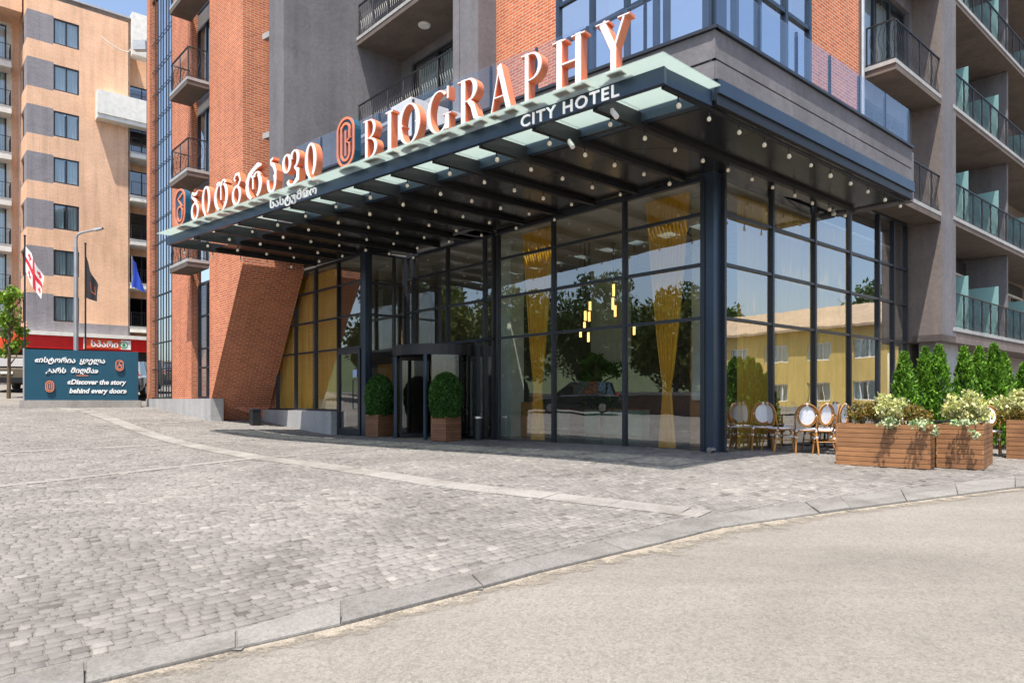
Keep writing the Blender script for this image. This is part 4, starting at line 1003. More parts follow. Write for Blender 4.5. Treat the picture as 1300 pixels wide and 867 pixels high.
def glyph_mesh(name, strips, sx, sz, depth, mats, mi_face=0, mi_side=1, front=0.0, rim=0.0):
    m = MB()
    if rim:                                     # white face plate set a little inside the coloured body
        for i, s in enumerate(strips):
            y0 = -front - .012 - i * .0009; q = []
            for l, r in s:
                l, r = Vector(l), Vector(r); w = ((l.x - r.x) ** 2 * sx * sx + (l.y - r.y) ** 2 * sz * sz) ** .5; k = min(.3, rim / max(w, 1e-4)); q.append((l.lerp(r, k), r.lerp(l, k)))
            for (l0, r0), (l1, r1) in zip(q, q[1:]):
                a = [(p[0] * sx, y0, p[1] * sz) for p in (l0, r0, r1, l1)]
                m.poly(a[::-1] if (Vector(a[1]) - Vector(a[0])).cross(Vector(a[2]) - Vector(a[1])).y > 0 else a, 0)
                for e0, e1 in ((l0, l1), (r0, r1)): m.poly([(e0[0] * sx, y0, e0[1] * sz), (e1[0] * sx, y0, e1[1] * sz), (e1[0] * sx, y0 + .012, e1[1] * sz), (e0[0] * sx, y0 + .012, e0[1] * sz)], 0)
        mi_face = 1
    for i, s in enumerate(strips):
        y0 = -front - i * .0009; y1 = depth
        cl = (Vector(s[0][0]) - Vector(s[-1][0])).length < 1e-4
        f3 = lambda p, y: (p[0] * sx, y, p[1] * sz)
        for (l0, r0), (l1, r1) in zip(s, s[1:]):
            a = [f3(l0, y0), f3(r0, y0), f3(r1, y0), f3(l1, y0)]
            nz = (Vector(a[1]) - Vector(a[0])).cross(Vector(a[2]) - Vector(a[1])).y
            fl = nz > 0
            m.poly(a[::-1] if fl else a, mi_face); b = [(p[0], y1, p[2]) for p in a]; m.poly(b if fl else b[::-1], mi_side)
            for e0, e1 in ((l0, l1), (r0, r1)):
                m.poly([f3(e0, y0), f3(e1, y0), f3(e1, y1), f3(e0, y1)], mi_side)
        if not cl:
            for l, r in (s[0], s[-1]): m.poly([f3(l, y0), f3(r, y0), f3(r, y1), f3(l, y1)], mi_side)
    return m.build(name, mats)
rzF = math.atan2(FR.y, FR.x)
LP = K + nF * .23
def place_on_front(o, u, z, parent):
    c = isect(LP, FR, u); o.location = (c.x, c.y, z); o.rotation_euler = (0, 0, rzF)
    o.parent = parent
    if parent: o.matrix_parent_inverse = Matrix.Translation(-parent.location)
def width(u0, u1): return (isect(LP, FR, u1) - isect(LP, FR, u0)).length
LH = .765; ZL = zr(4.675)
c = isect(LP, FR, 640)
s_lat = thing('hotel_name_letters', 'tall white serif letters with orange sides spelling BIOGRAPHY along the canopy edge', 'sign', (c.x, c.y, ZL))
for ch, u0, u1 in (('B', 461, 480), ('I', 489.5, 500), ('O', 505.5, 534), ('G', 542, 573), ('R', 581, 612), ('A', 620, 652), ('P', 661, 690), ('H', 701, 744), ('Y', 756, 800)):
    o = glyph_mesh('letter', GLY[ch], width(u0, u1), LH, .15, [M['sign_white'], M['orange']], rim=.011); place_on_front(o, u0, ZL, s_lat)
    m = MB(); wd = width(u0, u1); o2 = None
c = isect(LP, FR, 320)
s_geo = thing('hotel_name_letters', 'rounded white Georgian letters with orange sides standing on the canopy edge before the brick pier', 'sign', (c.x, c.y, ZL))
for ch, u0, u1 in (('ban', 242, 253.5), ('in', 256, 267.8), ('on', 272, 290), ('gan', 294, 307), ('rae', 312, 334), ('an', 339, 353), ('phar', 358, 381), ('in', 386.5, 403)):
    o = glyph_mesh('letter', GLY[ch], width(u0, u1), LH * 1.03, .15, [M['sign_white'], M['orange']], rim=.011); place_on_front(o, u0, ZL, s_geo)
def stadium(w, h, t=None, n=12):
    """ring (or solid when t is None) of a rounded bar, centred at w/2, h/2"""
    r = w / 2; pts = []
    for cx, cy, a0 in ((r, h - r, 0), (r, r, 180)):
        for i in range(n + 1): a = rad(a0 + 180 * i / n); pts.append((cx, cy, math.cos(a), math.sin(a)))
    pts.append(pts[0])
    return [((cx + r * c, cy + r * s), (cx + (r - (t or r)) * c, cy + (r - (t or r)) * s)) for cx, cy, c, s in pts]
def shift(s, dx, dy): return [((a[0] + dx, a[1] + dy), (b[0] + dx, b[1] + dy)) for a, b in s]
def emblem(u0, u1, h, kind, label):
    w = width(u0, u1); c = isect(LP, FR, u0)
    e = thing('hotel_emblem', label, 'emblem', (c.x, c.y, ZL)); t = w * .085
    o = glyph_mesh('emblem_body', [stadium(w, h)], 1, 1, .15, [M['sign_blue'], M['sign_blue']]); place_on_front(o, u0, ZL, e)
    strips = [stadium(w, h, t)]
    iw, ih = w * .56, h * .78; ox, oy = (w - iw) / 2, (h - ih) / 2
    if kind == 'B':
        strips += [vb(ox + t * .5, t, oy + iw * .4, oy + ih - iw * .2), vb(w / 2, t * .75, oy + iw * .35, oy + ih - iw * .5)]
        strips += [shift(stadium(iw, ih * .52, t), ox, oy + ih * .48)[:13], shift(stadium(iw, ih, t), ox, oy)[13:26], vb(ox + iw - t * .5, t, oy + iw * .5, oy + ih * .46), st([(ox + iw, oy + ih * .60), (ox + iw * .62, oy + ih * .5), (ox + iw, oy + ih * .42)], t * .8), vb(ox + iw - t * .5, t, oy + ih * .6, oy + ih - iw * .5)]
    else:
        strips += [shift(stadium(iw, ih * .56, t), ox, oy), st([(ox + iw * .9, oy + ih * .5), (ox + iw * .5, oy + ih * .66), (ox + iw * .2, oy + ih * .80), (ox + iw * .6, oy + ih * .86), (ox + iw, oy + ih * .95)], t * .9)]
    o = glyph_mesh('emblem_lines', strips, 1, 1, .0, [M['orange'], M['orange']], front=.022); place_on_front(o, u0, ZL, e)
emblem(428.5, 450.5, 1.0, 'B', 'dark blue capsule emblem with an orange letter B outline, between the two sign words')
emblem(222.5, 235.5, 1.0, 'ban', 'dark blue capsule emblem with an orange Georgian letter at the far end of the canopy')

def text_mesh(body, size, m_, extrude=.01, shear=0, offset=0, align='LEFT', spacing=1.0, name='lettering'):
    cu = bpy.data.curves.new(name, 'FONT'); cu.body = body; cu.size = size; cu.extrude = extrude; cu.shear = shear; cu.offset = offset; cu.align_x = align; cu.space_character = spacing; cu.resolution_u = 3
    ob = bpy.data.objects.new(name, cu); COL.objects.link(ob); bpy.context.view_layer.update()
    dg = bpy.context.evaluated_depsgraph_get(); me = bpy.data.meshes.new_from_object(ob.evaluated_get(dg)); bpy.data.objects.remove(ob); bpy.data.curves.remove(cu)
    me.materials.clear(); me.materials.append(m_); me.name = name
    xs = [v.co.x for v in me.vertices]; return me, min(xs), max(xs)
def text_on(body, p, d, n, z, size, m_, parent, wid=None, **k):
    me, x0, x1 = text_mesh(body, size, m_, **k); o = bpy.data.objects.new('lettering', me); COL.objects.link(o)
    sx = wid / (x1 - x0) if wid else 1
    rz = math.atan2(d.y, d.x); o.matrix_world = Matrix.Translation((p.x + n.x * .012, p.y + n.y * .012, z)) @ Matrix.Rotation(rz, 4, 'Z') @ Matrix.Rotation(rad(90), 4, 'X') @ Matrix.Diagonal((sx, 1, 1, 1)) @ Matrix.Translation((-x0, 0, 0))
    if parent: o.parent = parent; o.matrix_parent_inverse = Matrix.Translation(-parent.location)
    o['kind'] = 'stuff'
    return o
def split_letters(o):                           # one object per letter
    bm = bmesh.new(); bm.from_mesh(o.data); seen = set(); groups = []
    bm.verts.ensure_lookup_table()
    for v in bm.verts:
        if v.index in seen: continue
        st_ = [v]; grp = []; seen.add(v.index)
        while st_:
            q = st_.pop(); grp.append(q.index)
            for e in q.link_edges:
                w = e.other_vert(q)
                if w.index not in seen: seen.add(w.index); st_.append(w)
        groups.append(grp)
    # pieces over one another in x belong to one letter
    boxes = sorted([[min(bm.verts[i].co.x for i in g_), max(bm.verts[i].co.x for i in g_), g_] for g_ in groups], key=lambda b: b[0]); merged = []
    for b in boxes:
        if merged and b[0] < merged[-1][1] - .25 * (merged[-1][1] - merged[-1][0]): merged[-1][1] = max(merged[-1][1], b[1]); merged[-1][2] = merged[-1][2] + b[2]
        else: merged.append(b)
    for b in merged:
        keep = set(b[2]); b2 = bm.copy(); b2.verts.ensure_lookup_table(); bmesh.ops.delete(b2, geom=[v for v in b2.verts if v.index not in keep], context='VERTS')
        me = bpy.data.meshes.new('letter'); b2.to_mesh(me); b2.free(); me.materials.append(o.data.materials[0])
        n = bpy.data.objects.new('letter', me); COL.objects.link(n); n.matrix_basis = o.matrix_basis.copy(); n.parent = o.parent; n.matrix_parent_inverse = o.matrix_parent_inverse.copy()
    bm.free(); bpy.data.objects.remove(o)
def lenF(u0, u1): return (isect(K, FR, u1) - isect(K, FR, u0)).length
split_letters(text_on('CITY HOTEL', isect(K, FR, 662), FR, nF, zr(4.425), .26, M['letter_glow'], canopy, lenF(662, 786.5), spacing=1.15, offset=.003))
split_letters(text_on('სასტუმრო', isect(K, FR, 343.5), FR, nF, zr(4.46), .25, M['letter_glow'], canopy, lenF(343.5, 402.5), offset=.004))
# ---------------------------------------------------------------- revolving door
cx, cy, RR = -2.09, 19.3, 1.2
gz = g(cx, cy - RR)
rd = thing('revolving_door', 'black revolving door drum with curved glass sides at the hotel entrance', 'door', (cx, cy, gz))
def arc(r, a0, a1, z0, z1, t=.02, n=14):
    m = MB()
    for i in range(n):
        b0, b1 = rad(a0 + (a1 - a0) * i / n), rad(a0 + (a1 - a0) * (i + 1) / n)
        q = [Vector((cx + rr * math.cos(b), cy + rr * math.sin(b))) for rr, b in ((r, b0), (r, b1), (r - t, b1), (r - t, b0))]; m.prism(q, z0, z1)
    return m
m = MB(); m.lathe([(0, zr(1.22)), (RR + .06, zr(1.22)), (RR + .06, zr(1.50)), (0, zr(1.50))], (cx, cy, 0), 40); m.build('drum', M['black'], rd)
arc(RR, -92, -8, gz, zr(1.22), .012).build('curved_glass', M['glass_door'], rd); arc(RR, 150, 200, gz, zr(1.22), .012).build('curved_glass', M['glass_door'], rd)
for a in (-100, 200, -8):
    b = rad(a); m = MB(); m.tube([(cx + RR * math.cos(b), cy + RR * math.sin(b), gz - .02), (cx + RR * math.cos(b), cy + RR * math.sin(b), zr(1.5))], .055, 8); m.build('post', M['metal_blue'], rd)
for a in (20, 110, 200, 290):
    b = rad(a); d = Vector((math.cos(b), math.sin(b))); n = nrm(d); m = MB(); c = Vector((cx, cy)); 
    for r0, r1, z0, z1 in ((.05, .12, gz + .03, zr(1.2)), (1.02, 1.09, gz + .03, zr(1.2)), (.12, 1.02, gz + .03, gz + .13), (.12, 1.02, zr(1.1), zr(1.2))): m.wall(c + d * r0, c + d * r1, z0, z1, .02, .02, n)
    o = m.build('door_wing', M['black'], rd); m = MB(); m.wall(c + d * .12, c + d * 1.02, gz + .13, zr(1.1), .004, .004, n); m.build('glass_pane', M['glass_door'], o)
m = MB(); m.lathe([(0, gz + .012), (RR, gz + .012), (RR, gz - .05), (0, gz - .05)][::-1], (cx, cy, 0), 30); m.build('floor_mat', M['mat_sand'], rd)

# ---------------------------------------------------------------- plank boxes and planters
def plank_box(name, label, cat, p, d, L, Dp, h, rows, m_, group):
    """p: near front-left plan point, d front direction (to the right), depth goes back"""
    n = nrm(d); n = n if n.y > 0 else -n
    z = min(g(*q) for q in (p, p + d * L, p + n * Dp)) + .015
    o = thing(name, label, cat, (p.x, p.y, z), group); ph = h / rows
    sides = [(p, p + d * L, -n), (p + d * L, p + d * L + n * Dp, d), (p + d * L + n * Dp, p + n * Dp, n), (p + n * Dp, p, -d)]
    for si, (a, b, nn) in enumerate(sides):
        e = (b - a).normalized()
        for r in range(rows):
            full = (r + si) % 2 == 0
            aa, bb = (a, b) if full else (a + e * .032, b - e * .032)
            out = R.uniform(-.0015, .002) + .001; z0 = z + r * ph + .004; z1 = z + (r + 1) * ph - .004
            m = MB(); lo = (.004 if full else .0)
            ring = [aa + nn * out + e * -.0, bb + nn * out, bb - nn * .03, aa - nn * .03]
            if si in (0, 1, 2, 3):
                c = sum(ring, Vector((0, 0))) / 4
                uvs = R.uniform(0, 9)
                q = ring; 
                if (q[1] - q[0]).x * (q[2] - q[1]).y - (q[1] - q[0]).y * (q[2] - q[1]).x < 0: q = q[::-1]
                m.hexa([(x.x, x.y, z0) for x in q], [(x.x, x.y, z1) for x in q]); m.uv = [[(u + uvs, w + r * .37 + si) for u, w in f] for f in m.uv]
            m.build('plank', m_, o)
    m = MB(); q = [p + (d + n) * .035, p + d * (L - .035) + n * .035, p + d * (L - .035) + n * (Dp - .035), p + d * .035 + n * (Dp - .035)]; m.prism(q, z - .01, z + h - .06); m.build('soil', M['soil'], o)
    return o, z
PL = []
FRn = FR
p1r = G(1181, 597); p1l = isect(p1r.to_2d(), -FR, 1061)
d1 = (p1r.to_2d() - p1l).normalized(); L1 = (p1r.to_2d() - p1l).length
p1, z1 = plank_box('wooden_planter', 'long plank planter with bronze conifers, beside the terrace chairs', 'planter', p1l, d1, L1, .62, .735, 9, M['plank'], 'wooden planters')
p2r = G(1249, 597.5).to_2d(); p2l = isect(p2r, -d1, 1189)
p2, z2 = plank_box('wooden_planter', 'short end of a plank planter filled with one big cream-leaved bush', 'planter', p2l, d1, (p2r - p2l).length, 1.5, .735, 9, M['plank'], 'wooden planters')
p3l = P(1277.5, 13.0); 
p3, z3 = plank_box('wooden_planter', 'plank planter cut by the picture edge with cream and bronze bushes', 'planter', p3l, d1, 1.5, .65, .74, 9, M['plank'], 'wooden planters')

rngL = np.random.default_rng(11)
def leaf_cloud(name, pts, size, m_, parent=None, elong=1.5, up=0.0, nvar=None, dirs=None, **kw):
    pts = np.asarray(pts); n = len(pts)
    a = rngL.normal(size=(n, 3)); 
    if up: a[:, 2] += up * np.sign(a[:, 2] + .2)
    if dirs is not None: a = dirs + a * .45
    a /= np.linalg.norm(a, axis=1)[:, None]
    b = np.cross(a, rngL.normal(size=(n, 3))); b /= np.linalg.norm(b, axis=1)[:, None]
    s = size * rngL.uniform(.6, 1.3, n)[:, None]; l = a * s * elong / 2; w = b * s / 2
    c = np.cross(a, b) * s * .12
    V = np.stack([pts - l, pts - w * .8 + c, pts + l, pts + w * .8 + c], 1).reshape(-1, 3)
    return npmesh(name, V, np.arange(n * 4).reshape(-1, 4), m_, parent, **kw)
def blob(n, c, r, shell=.45):
    d = rngL.normal(size=(n, 3)); d /= np.linalg.norm(d, axis=1)[:, None]; t = (shell + (1 - shell) * rngL.uniform(0, 1, n) ** .6)[:, None]
    return np.array(c) + d * t * np.array(r)
def clumps(n, c, r, k, cr, shell=.6):
    cs = blob(k, c, np.array(r) * .8, shell); i = rngL.integers(0, k, n); rr = cr * rngL.uniform(.6, 1.25, k)
    return cs[i] + blob(n, (0, 0, 0), (1, 1, 1), .2) * rr[i][:, None]
def bush(label, u, v, d, w, h, m_, kind, size=.05, n=1300, group='planter shrubs'):
    c = W(u, v, d); o = thing('shrub', label, 'shrub', (c.x, c.y, c.z - h / 2), group)
    leaf_cloud('foliage', clumps(n, c, (w / 2, w / 2, h / 2), 26, w * .2), size, M[m_], o, up=.4)
    m = MB()
    for k in range(5):
        a = rad(k * 72 + 10); m.tube([(c.x, c.y, c.z - h * .62), (c.x + .3 * w * math.cos(a), c.y + .3 * w * math.sin(a), c.z + h * .25)], [.012, .005], 5)
    m.build('stem', M['trunk'], o); return o
bush('bronze-green shrub at the chair end of the long planter', 1095, 524, 12.15, .52, .40, 'leaf_rust', 0, .035)
bush('cream variegated shrub standing tall between two bronze shrubs', 1130, 519, 11.95, .68, .52, 'leaf_cream', 0, .05)
bush('bronze-green shrub at the street end of the long planter', 1163, 527, 11.65, .50, .38, 'leaf_rust', 0, .035)
bush('large cream variegated bush filling the short planter', 1229, 520, 11.8, .72, .58, 'leaf_cream', 0, .055, 1900)
bush('cream variegated bush beside the picture edge', 1289, 514, 13.3, .70, .52, 'leaf_cream', 0, .055, 1500)
bush('low bronze shrub under the cream bush by the picture edge', 1284, 529, 13.15, .55, .34, 'leaf_rust', 0, .035)
def ivy(label, u, v, d, w, h, n=120):
    c = W(u, v, d); o = thing('ivy', label, 'plant', (c.x, c.y, c.z), 'trailing ivy')
    leaf_cloud('foliage', blob(n, c, (w / 2, .10, h / 2), .1), .05, M['leaf_ivy'], o, elong=1.1)
    m = MB(); m.tube([(c.x, c.y + .08, c.z + .05), (c.x, c.y, c.z), (c.x + .02, c.y - .03, c.z - h * .5)], .006, 5); m.build('stem', M['trunk'], o)
ivy('white-edged ivy hanging over the middle of the long planter', 1130, 537, 11.62, .46, .22); ivy('white-edged ivy at the street corner of the long planter', 1168, 538, 11.3, .40, .22)
ivy('ivy sprig trailing low down the corner between two planters', 1188, 547, 11.28, .16, .20, 50); ivy('ivy sprig hanging on the short planter front', 1237, 551, 11.15, .16, .18, 50); ivy('ivy spreading under the large cream bush', 1222, 536, 11.3, .5, .14)

# box planters with clipped box at the door
def topiary(label, lab2, u, v, wpx, w, h, topr):
    c = G(u, v).to_2d(); d = Vector((1, 0)); dd = (B + Vector((1.0, -.35))).normalized()
    dd = FR
    p = c - dd * w * .5
    p = isect(c, -dd, u - wpx[0])
    L = (c - p).length
    o, z = plank_box('box_planter', label, 'planter', p, dd, L, L, .64, 9, M['plank_dark'], 'plank boxes by the entrance')
    n = nrm(dd); n = n if n.y > 0 else -n; cc = p + dd * L / 2 + n * L / 2
    t = thing('topiary', lab2, 'topiary', (cc.x, cc.y, z + .6), 'clipped box bushes')
    def rad_(tt): return topr * (min(1, .86 + .5 * tt) if tt < .3 else 1) * math.sqrt(max(0, 1 - max(0, (tt - .52) / .48) ** 2.1))
    N_l = 5200; ts = rngL.uniform(0, 1, N_l) ** .85; th = rngL.uniform(0, 2 * math.pi, N_l); pts = []; dirs = []
    for tt, a in zip(ts, th):
        r = rad_(tt) * (1 + .05 * math.sin(a * 5 + tt * 9) * math.cos(tt * 14 + a * 2)) - abs(rngL.normal(0, .025)); pts.append((cc.x + r * math.cos(a), cc.y + r * math.sin(a), z + .60 + tt * h)); dirs.append((math.cos(a) * .7, math.sin(a) * .7, .5 + tt * .5))
    leaf_cloud('foliage', pts, .06, M['leaf_box'], t, dirs=np.array(dirs), elong=1.3)
    m = MB(); m.lathe([(max(.01, rad_(i / 12) - .06), i / 12 * (h - .05)) for i in range(13)], (cc.x, cc.y, z + .60), 16); m.build('inner_growth', M['leaf_box'], t, smooth=True)
    m = MB(); m.tube([(cc.x, cc.y, z + .4), (cc.x, cc.y, z + .8)], .04, 8); m.build('trunk', M['trunk'], t)
topiary('square plank box between the wing door and the revolving door', 'clipped box bush beside the wing door, with narrow rounded top', 480, 555, (16, 21), .66, 1.18, .40)
topiary('square plank box standing before the revolving door', 'clipped flat-topped box bush before the revolving door', 566, 561, (19, 25), .68, 1.15, .42)
# thuja row
def thuja(u, vtop, d, w, label):
    b = P(u, d); z = g(*b); h = W(u, vtop, d).z - z
    o = thing('thuja', label, 'conifer', (b.x, b.y, z), 'thuja row on the terrace')
    n = 3200; t = rngL.uniform(.02, 1, n) ** 1.1; a = rngL.uniform(0, 2 * math.pi, n)
    r = w / 2 * np.minimum(1, (1 - t) ** .62 * 1.06) * (1 + .16 * np.sin(a * 4 + t * 13) + .12 * np.sin(a * 7 - t * 31)) * rngL.uniform(.66, 1.16, n) + .015
    pts = np.stack([b.x + r * np.cos(a), b.y + r * np.sin(a), z + .1 + t * (h - .1)], 1); dirs = np.stack([np.cos(a) * .5, np.sin(a) * .5, np.full(n, .9)], 1)
    leaf_cloud('foliage', pts, .055, M['leaf_thuja'], o, elong=2.0, dirs=dirs)
    m = MB(); m.tube([(b.x, b.y, z - .05), (b.x, b.y, z + h * .8)], [.035, .01], 6); m.build('trunk', M['trunk'], o)
TH = [(1148, 447, 14.2, .58, 'slim thuja nearest the glass wall'), (1175, 441, 14.5, .56, 'pointed thuja second from the glass wall'), (1192, 439, 14.4, .62, 'tall thuja third from the glass wall, before the pale column'),
      (1224, 441, 14.9, .54, 'pointed thuja just past the pale column'), (1243, 440, 15.1, .50, 'narrow thuja between two taller ones past the pale column'), (1262, 437, 15.0, .62, 'tallest thuja of the terrace row'), (1274, 448, 15.4, .55, 'shorter thuja leaning against the tallest one'), (1300, 462, 15.8, .6, 'low thuja cut by the picture edge')]
for t in TH: thuja(*t)
# ---------------------------------------------------------------- terrace chairs and tables
def chair_proto():
    root = thing('bistro_chair', 'x', 'chair', (0, 0, 0), 'bistro chairs on the terrace')
    def part(nm, m, mats, **k): o = m.build(nm, mats, None, **k); o.parent = root; return o
    m = MB(); m.lathe([(0, .43), (.20, .43), (.215, .445), (.20, .462), (0, .465)], (0, .02, 0), 18); part('seat', m, M['rattan_white'], smooth=True)
    m = MB(); m.tube([(.215 * math.cos(rad(a)), .02 + .215 * math.sin(rad(a)), .43) for a in range(0, 361, 20)], .016, 6); part('seat_rim', m, M['rattan'], smooth=True)
    def hoop(rx, rz, cz, y0): return [(rx * math.cos(rad(a)), y0 - .09 * (cz + rz * math.sin(rad(a)) - .45), cz + rz * math.sin(rad(a))) for a in range(0, 361, 15)]
    m = MB(); m.tube(hoop(.150, .185, .715, -.185), .013, 6); m.tube(hoop(.178, .212, .715, -.19), .010, 5); part('back_ring', m, M['rattan'], smooth=True)
    m = MB(); h = hoop(.142, .178, .715, -.182); c = (0, -.182 - .09 * .265, .715)
    for a, b in zip(h, h[1:]): m.poly([c, a, b]); 
    m2 = [(p[0], p[1] + .012, p[2]) for p in h]
    for a, b in zip(m2, m2[1:]): m.poly([(c[0], c[1] + .012, c[2]), b, a])
    part('backrest', m, M['rattan_white'])
    m = MB(); m.tube([(.19, -.13, .43), (.205, -.20, .62)] + [(.205 * math.cos(rad(a)), -.20 - .035 * math.sin(rad(a)), .70 + .225 * math.sin(rad(a))) for a in range(0, 181, 15)] + [(-.205, -.20, .62), (-.19, -.13, .43)], .016, 6); part('back_frame', m, M['rattan'], smooth=True)
    for sx in (-1, 1):
        m = MB(); m.tube([(sx * .15, .17, .43), (sx * .19, .21, 0)], [.017, .015], 6); part('leg', m, M['rattan'])
        m = MB(); m.tube([(sx * .17, -.13, .44), (sx * .20, -.24, 0)], [.017, .015], 6); part('leg', m, M['rattan'])
        m = MB(); m.tube([(sx * .165, .18, .30), (sx * .06, .20, .42)], .009, 5); m.tube([(sx * .18, -.16, .30), (sx * .08, -.15, .42)], .009, 5); m.tube([(sx * .18, .19, .22), (sx * .188, -.19, .24)], .010, 5); part('brace', m, M['rattan'])
        m = MB()
        for x, y, z in ((.165, .18, .30), (.18, -.16, .30), (.155, .172, .42), (.172, -.135, .43)): m.tube([(sx * x, y, z - .02), (sx * x, y, z + .02)], .023, 6)
        m.tube([(sx * .15, -.2, .715), (sx * .18, -.205, .715)], .018, 6)
        part('binding', m, M['white'])['kind'] = 'stuff'
    m = MB(); m.tube([(0, -.225, .885), (0, -.235, .94)], .024, 6); part('binding', m, M['white'])
    return root
ch0 = chair_proto(); used = [False]
def put_chair(u, v, rz, label, d=None):
    p = G(u, v) if d is None else Vector((*P(u, d), 0)); p.z = g(p.x, p.y)
    o = ch0 if not used[0] else copy_tree(ch0); used[0] = True
    o.location = p; o.rotation_euler = (0, 0, rad(rz)); o['label'] = label; o.scale = (1.07, 1.07, 1.07)
def tbl(u, v, label, d=None):
    p = G(u, v) if d is None else Vector((*P(u, d), 0)); z = g(p.x, p.y); t = thing('bistro_table', label, 'table', (p.x, p.y, z), 'terrace tables')
    m = MB(); m.prism([Vector((p.x, p.y)) + A * a + B * b for a, b in ((-.33, -.33), (.33, -.33), (.33, .33), (-.33, .33))], z + .70, z + .725); m.build('table_top', M['black'], t)
    m = MB(); m.tube([(p.x, p.y, z + .03), (p.x, p.y, z + .70)], .022, 8); m.build('leg', M['black'], t)
    m = MB()
    for a in range(4):
        e = rad(a * 90 + 20); m.bar((p.x, p.y, z + .03), (p.x + .28 * math.cos(e), p.y + .28 * math.sin(e), z + .015), .04, .025)
    m.build('foot', M['black'], t)
put_chair(968, 571, -18, 'white-backed cane chair nearest the corner column, its back to the street')
put_chair(1022, 575, -14, 'white-backed cane chair in front of the second table, its back to the street')
put_chair(1058, 573, 40, 'cane chair with sunlit white back beside the planter end')
put_chair(934, 566, 160, 'cane chair close to the glass behind the corner column')
put_chair(995, 565, 120, 'cane chair turned sideways between the first two tables')
put_chair(1043, 562, 175, 'cane chair behind the second table facing the street')
put_chair(1070, 563, 200, 'cane chair half hidden behind the planter end')
put_chair(1048, 576, 62, 'cane chair with broad sunlit back just before the planter end')
put_chair(1038, 573, 22, 'cane chair angled towards the third table just left clear of the planter'.replace('left clear', 'clear'))
put_chair(953, 562, 200, 'cane chair behind the first table facing the street')
put_chair(1008, 561, 170, 'cane chair close to the glass behind the second table')
put_chair(988, 573, -75, 'cane chair seen edge-on between the two street-side chairs')
put_chair(1030, 559, 190, 'cane chair against the glass near the third table')
tbl(958, 564, 'square black bistro table nearest the corner column'); tbl(1016, 565, 'square black bistro table between the chairs by the planter'); tbl(1047, 568, 'square black bistro table beside the planter end')
put_chair(1160, 0, 150, 'cane chair showing only its hoop above the bronze shrubs', 12.9); put_chair(1203, 0, 30, 'cane chair with its back seen between two planters', 13.4); put_chair(1254, 0, 150, 'cane chair half hidden by the large cream bush', 13.7)
tbl(1192, 0, 'black bistro table seen in the gap between two planters', 13.1)
# bins
def bin_(u, v, d, r, h, label, steel=True):
    p = P(u, d); z = g(*p); t = thing('litter_bin', label, 'bin', (p.x, p.y, z)); m = MB(); m.lathe([(0, 0), (r, 0), (r, h), (r * .9, h + .01)], (p.x, p.y, z), 18); m.build('body', M['black'], t, smooth=False)
    m = MB(); m.lathe([(r * 1.03, h - .03), (r * 1.03, h + .02), (r * .8, h + .035), (r * .55, h + .03), (r * .55, h - .1), (0, h - .1)], (p.x, p.y, z), 18); m.build('rim', M['steel' if steel else 'black'], t)
bin_(607, 0, 17.9, .125, .60, 'slim black bin with steel rim between door and glass wall'); 
p = P(324, 23.4); zb = g(*p); t = thing('litter_bin', 'squat black bin against the foot of the brick pier', 'bin', (p.x, p.y, zb)); m = MB(); m.prism([p + A * a + B * b for a, b in ((-.14, -.14), (.14, -.14), (.14, .14), (-.14, .14))], zb, zb + .52); m.build('body', M['black'], t); m = MB(); m.prism([p + A * a + B * b for a, b in ((-.155, -.155), (.155, -.155), (.155, .155), (-.155, .155))], zb + .522, zb + .57); m.build('lid', M['metal'], t)
# ---------------------------------------------------------------- lobby furnishings
def lobby_curtain(label, base, d_, n, u0, u1, z0, z1, tie=None, m_='curtain', off=.35, per=.10):
    a = isect(base - n * off, d_, u0); b = isect(base - n * off, d_, u1); c = (a + b) / 2
    o = thing('curtain', label, 'curtain', (c.x, c.y, z0), 'gold lobby curtains')
    if tie:
        zt_, wt, wb = tie
        def shp(s, mid, t):
            z = z0 + (z1 - z0) * t
            f = wb + (wt - wb) * (z - z0) / (zt_ - z0) if z < zt_ else wt + (1 - wt) * min(1, ((z - zt_) / (z1 - zt_))) ** .75
            return mid + (s - mid) * f
        pleats(o, 'curtain_cloth', a, b, z0, z1, M[m_], .04, per, 0, rows=24, shape=shp)
    else: pleats(o, 'curtain_cloth', a, b, z0, z1, M[m_], .045, per, 0, rows=2)
    return o
lobby_curtain('gold curtain tied in at the waist beside the oak panel', G1p, A, nA, 703, 664, zr(-1.0), zr(4.3), (zr(.42), .22, .42)); lobby_curtain('gold curtain tied in at the waist beside the corner column', G1p, A, nA, 876, 820, zr(-1.0), zr(4.3), (zr(.30), .16, .38))
for i, (u0, u1, lb) in enumerate(((375, 354, 'plain gold curtain panel next to the brick pier'), (398, 378, 'plain gold curtain panel in the middle of the side wing'), (428, 402, 'plain gold curtain panel next to the wing door'))): lobby_curtain(lb, LW, A, nA, u0, u1, zr(-.3), zr(4.3), m_='curtain', per=.15)
for i, (u0, u1, lb) in enumerate(((936, 974, 'sheer gold curtain in the glass bay next to the corner column'), (986, 1029, 'sheer gold curtain in the second bay from the corner column'), (1040, 1074, 'sheer gold curtain in the third bay from the corner column'))): lobby_curtain(lb, G2p, B, nB, u0, u1, zr(-1.0), zr(4.3), m_='curtain_sheer', per=.13)
PLAB = ['glowing tube lamp, upper one on the outer side of the lower lamp cluster', 'topmost glowing tube lamp of the lower lamp cluster', 'glowing tube lamp directly beneath the topmost of the lower cluster', 'short glowing tube lamp in the middle of the lower cluster', 'lowest short glowing tube lamp of the lower cluster', 'lowest long glowing tube lamp of the lower cluster', 'top glowing tube lamp of the higher three-lamp cluster', 'middle glowing tube lamp of the higher three-lamp cluster', 'bottom glowing tube lamp of the higher three-lamp cluster', 'lone glowing tube lamp nearest the gold curtain by the corner column', 'lone glowing tube lamp behind the glass beside the terrace']
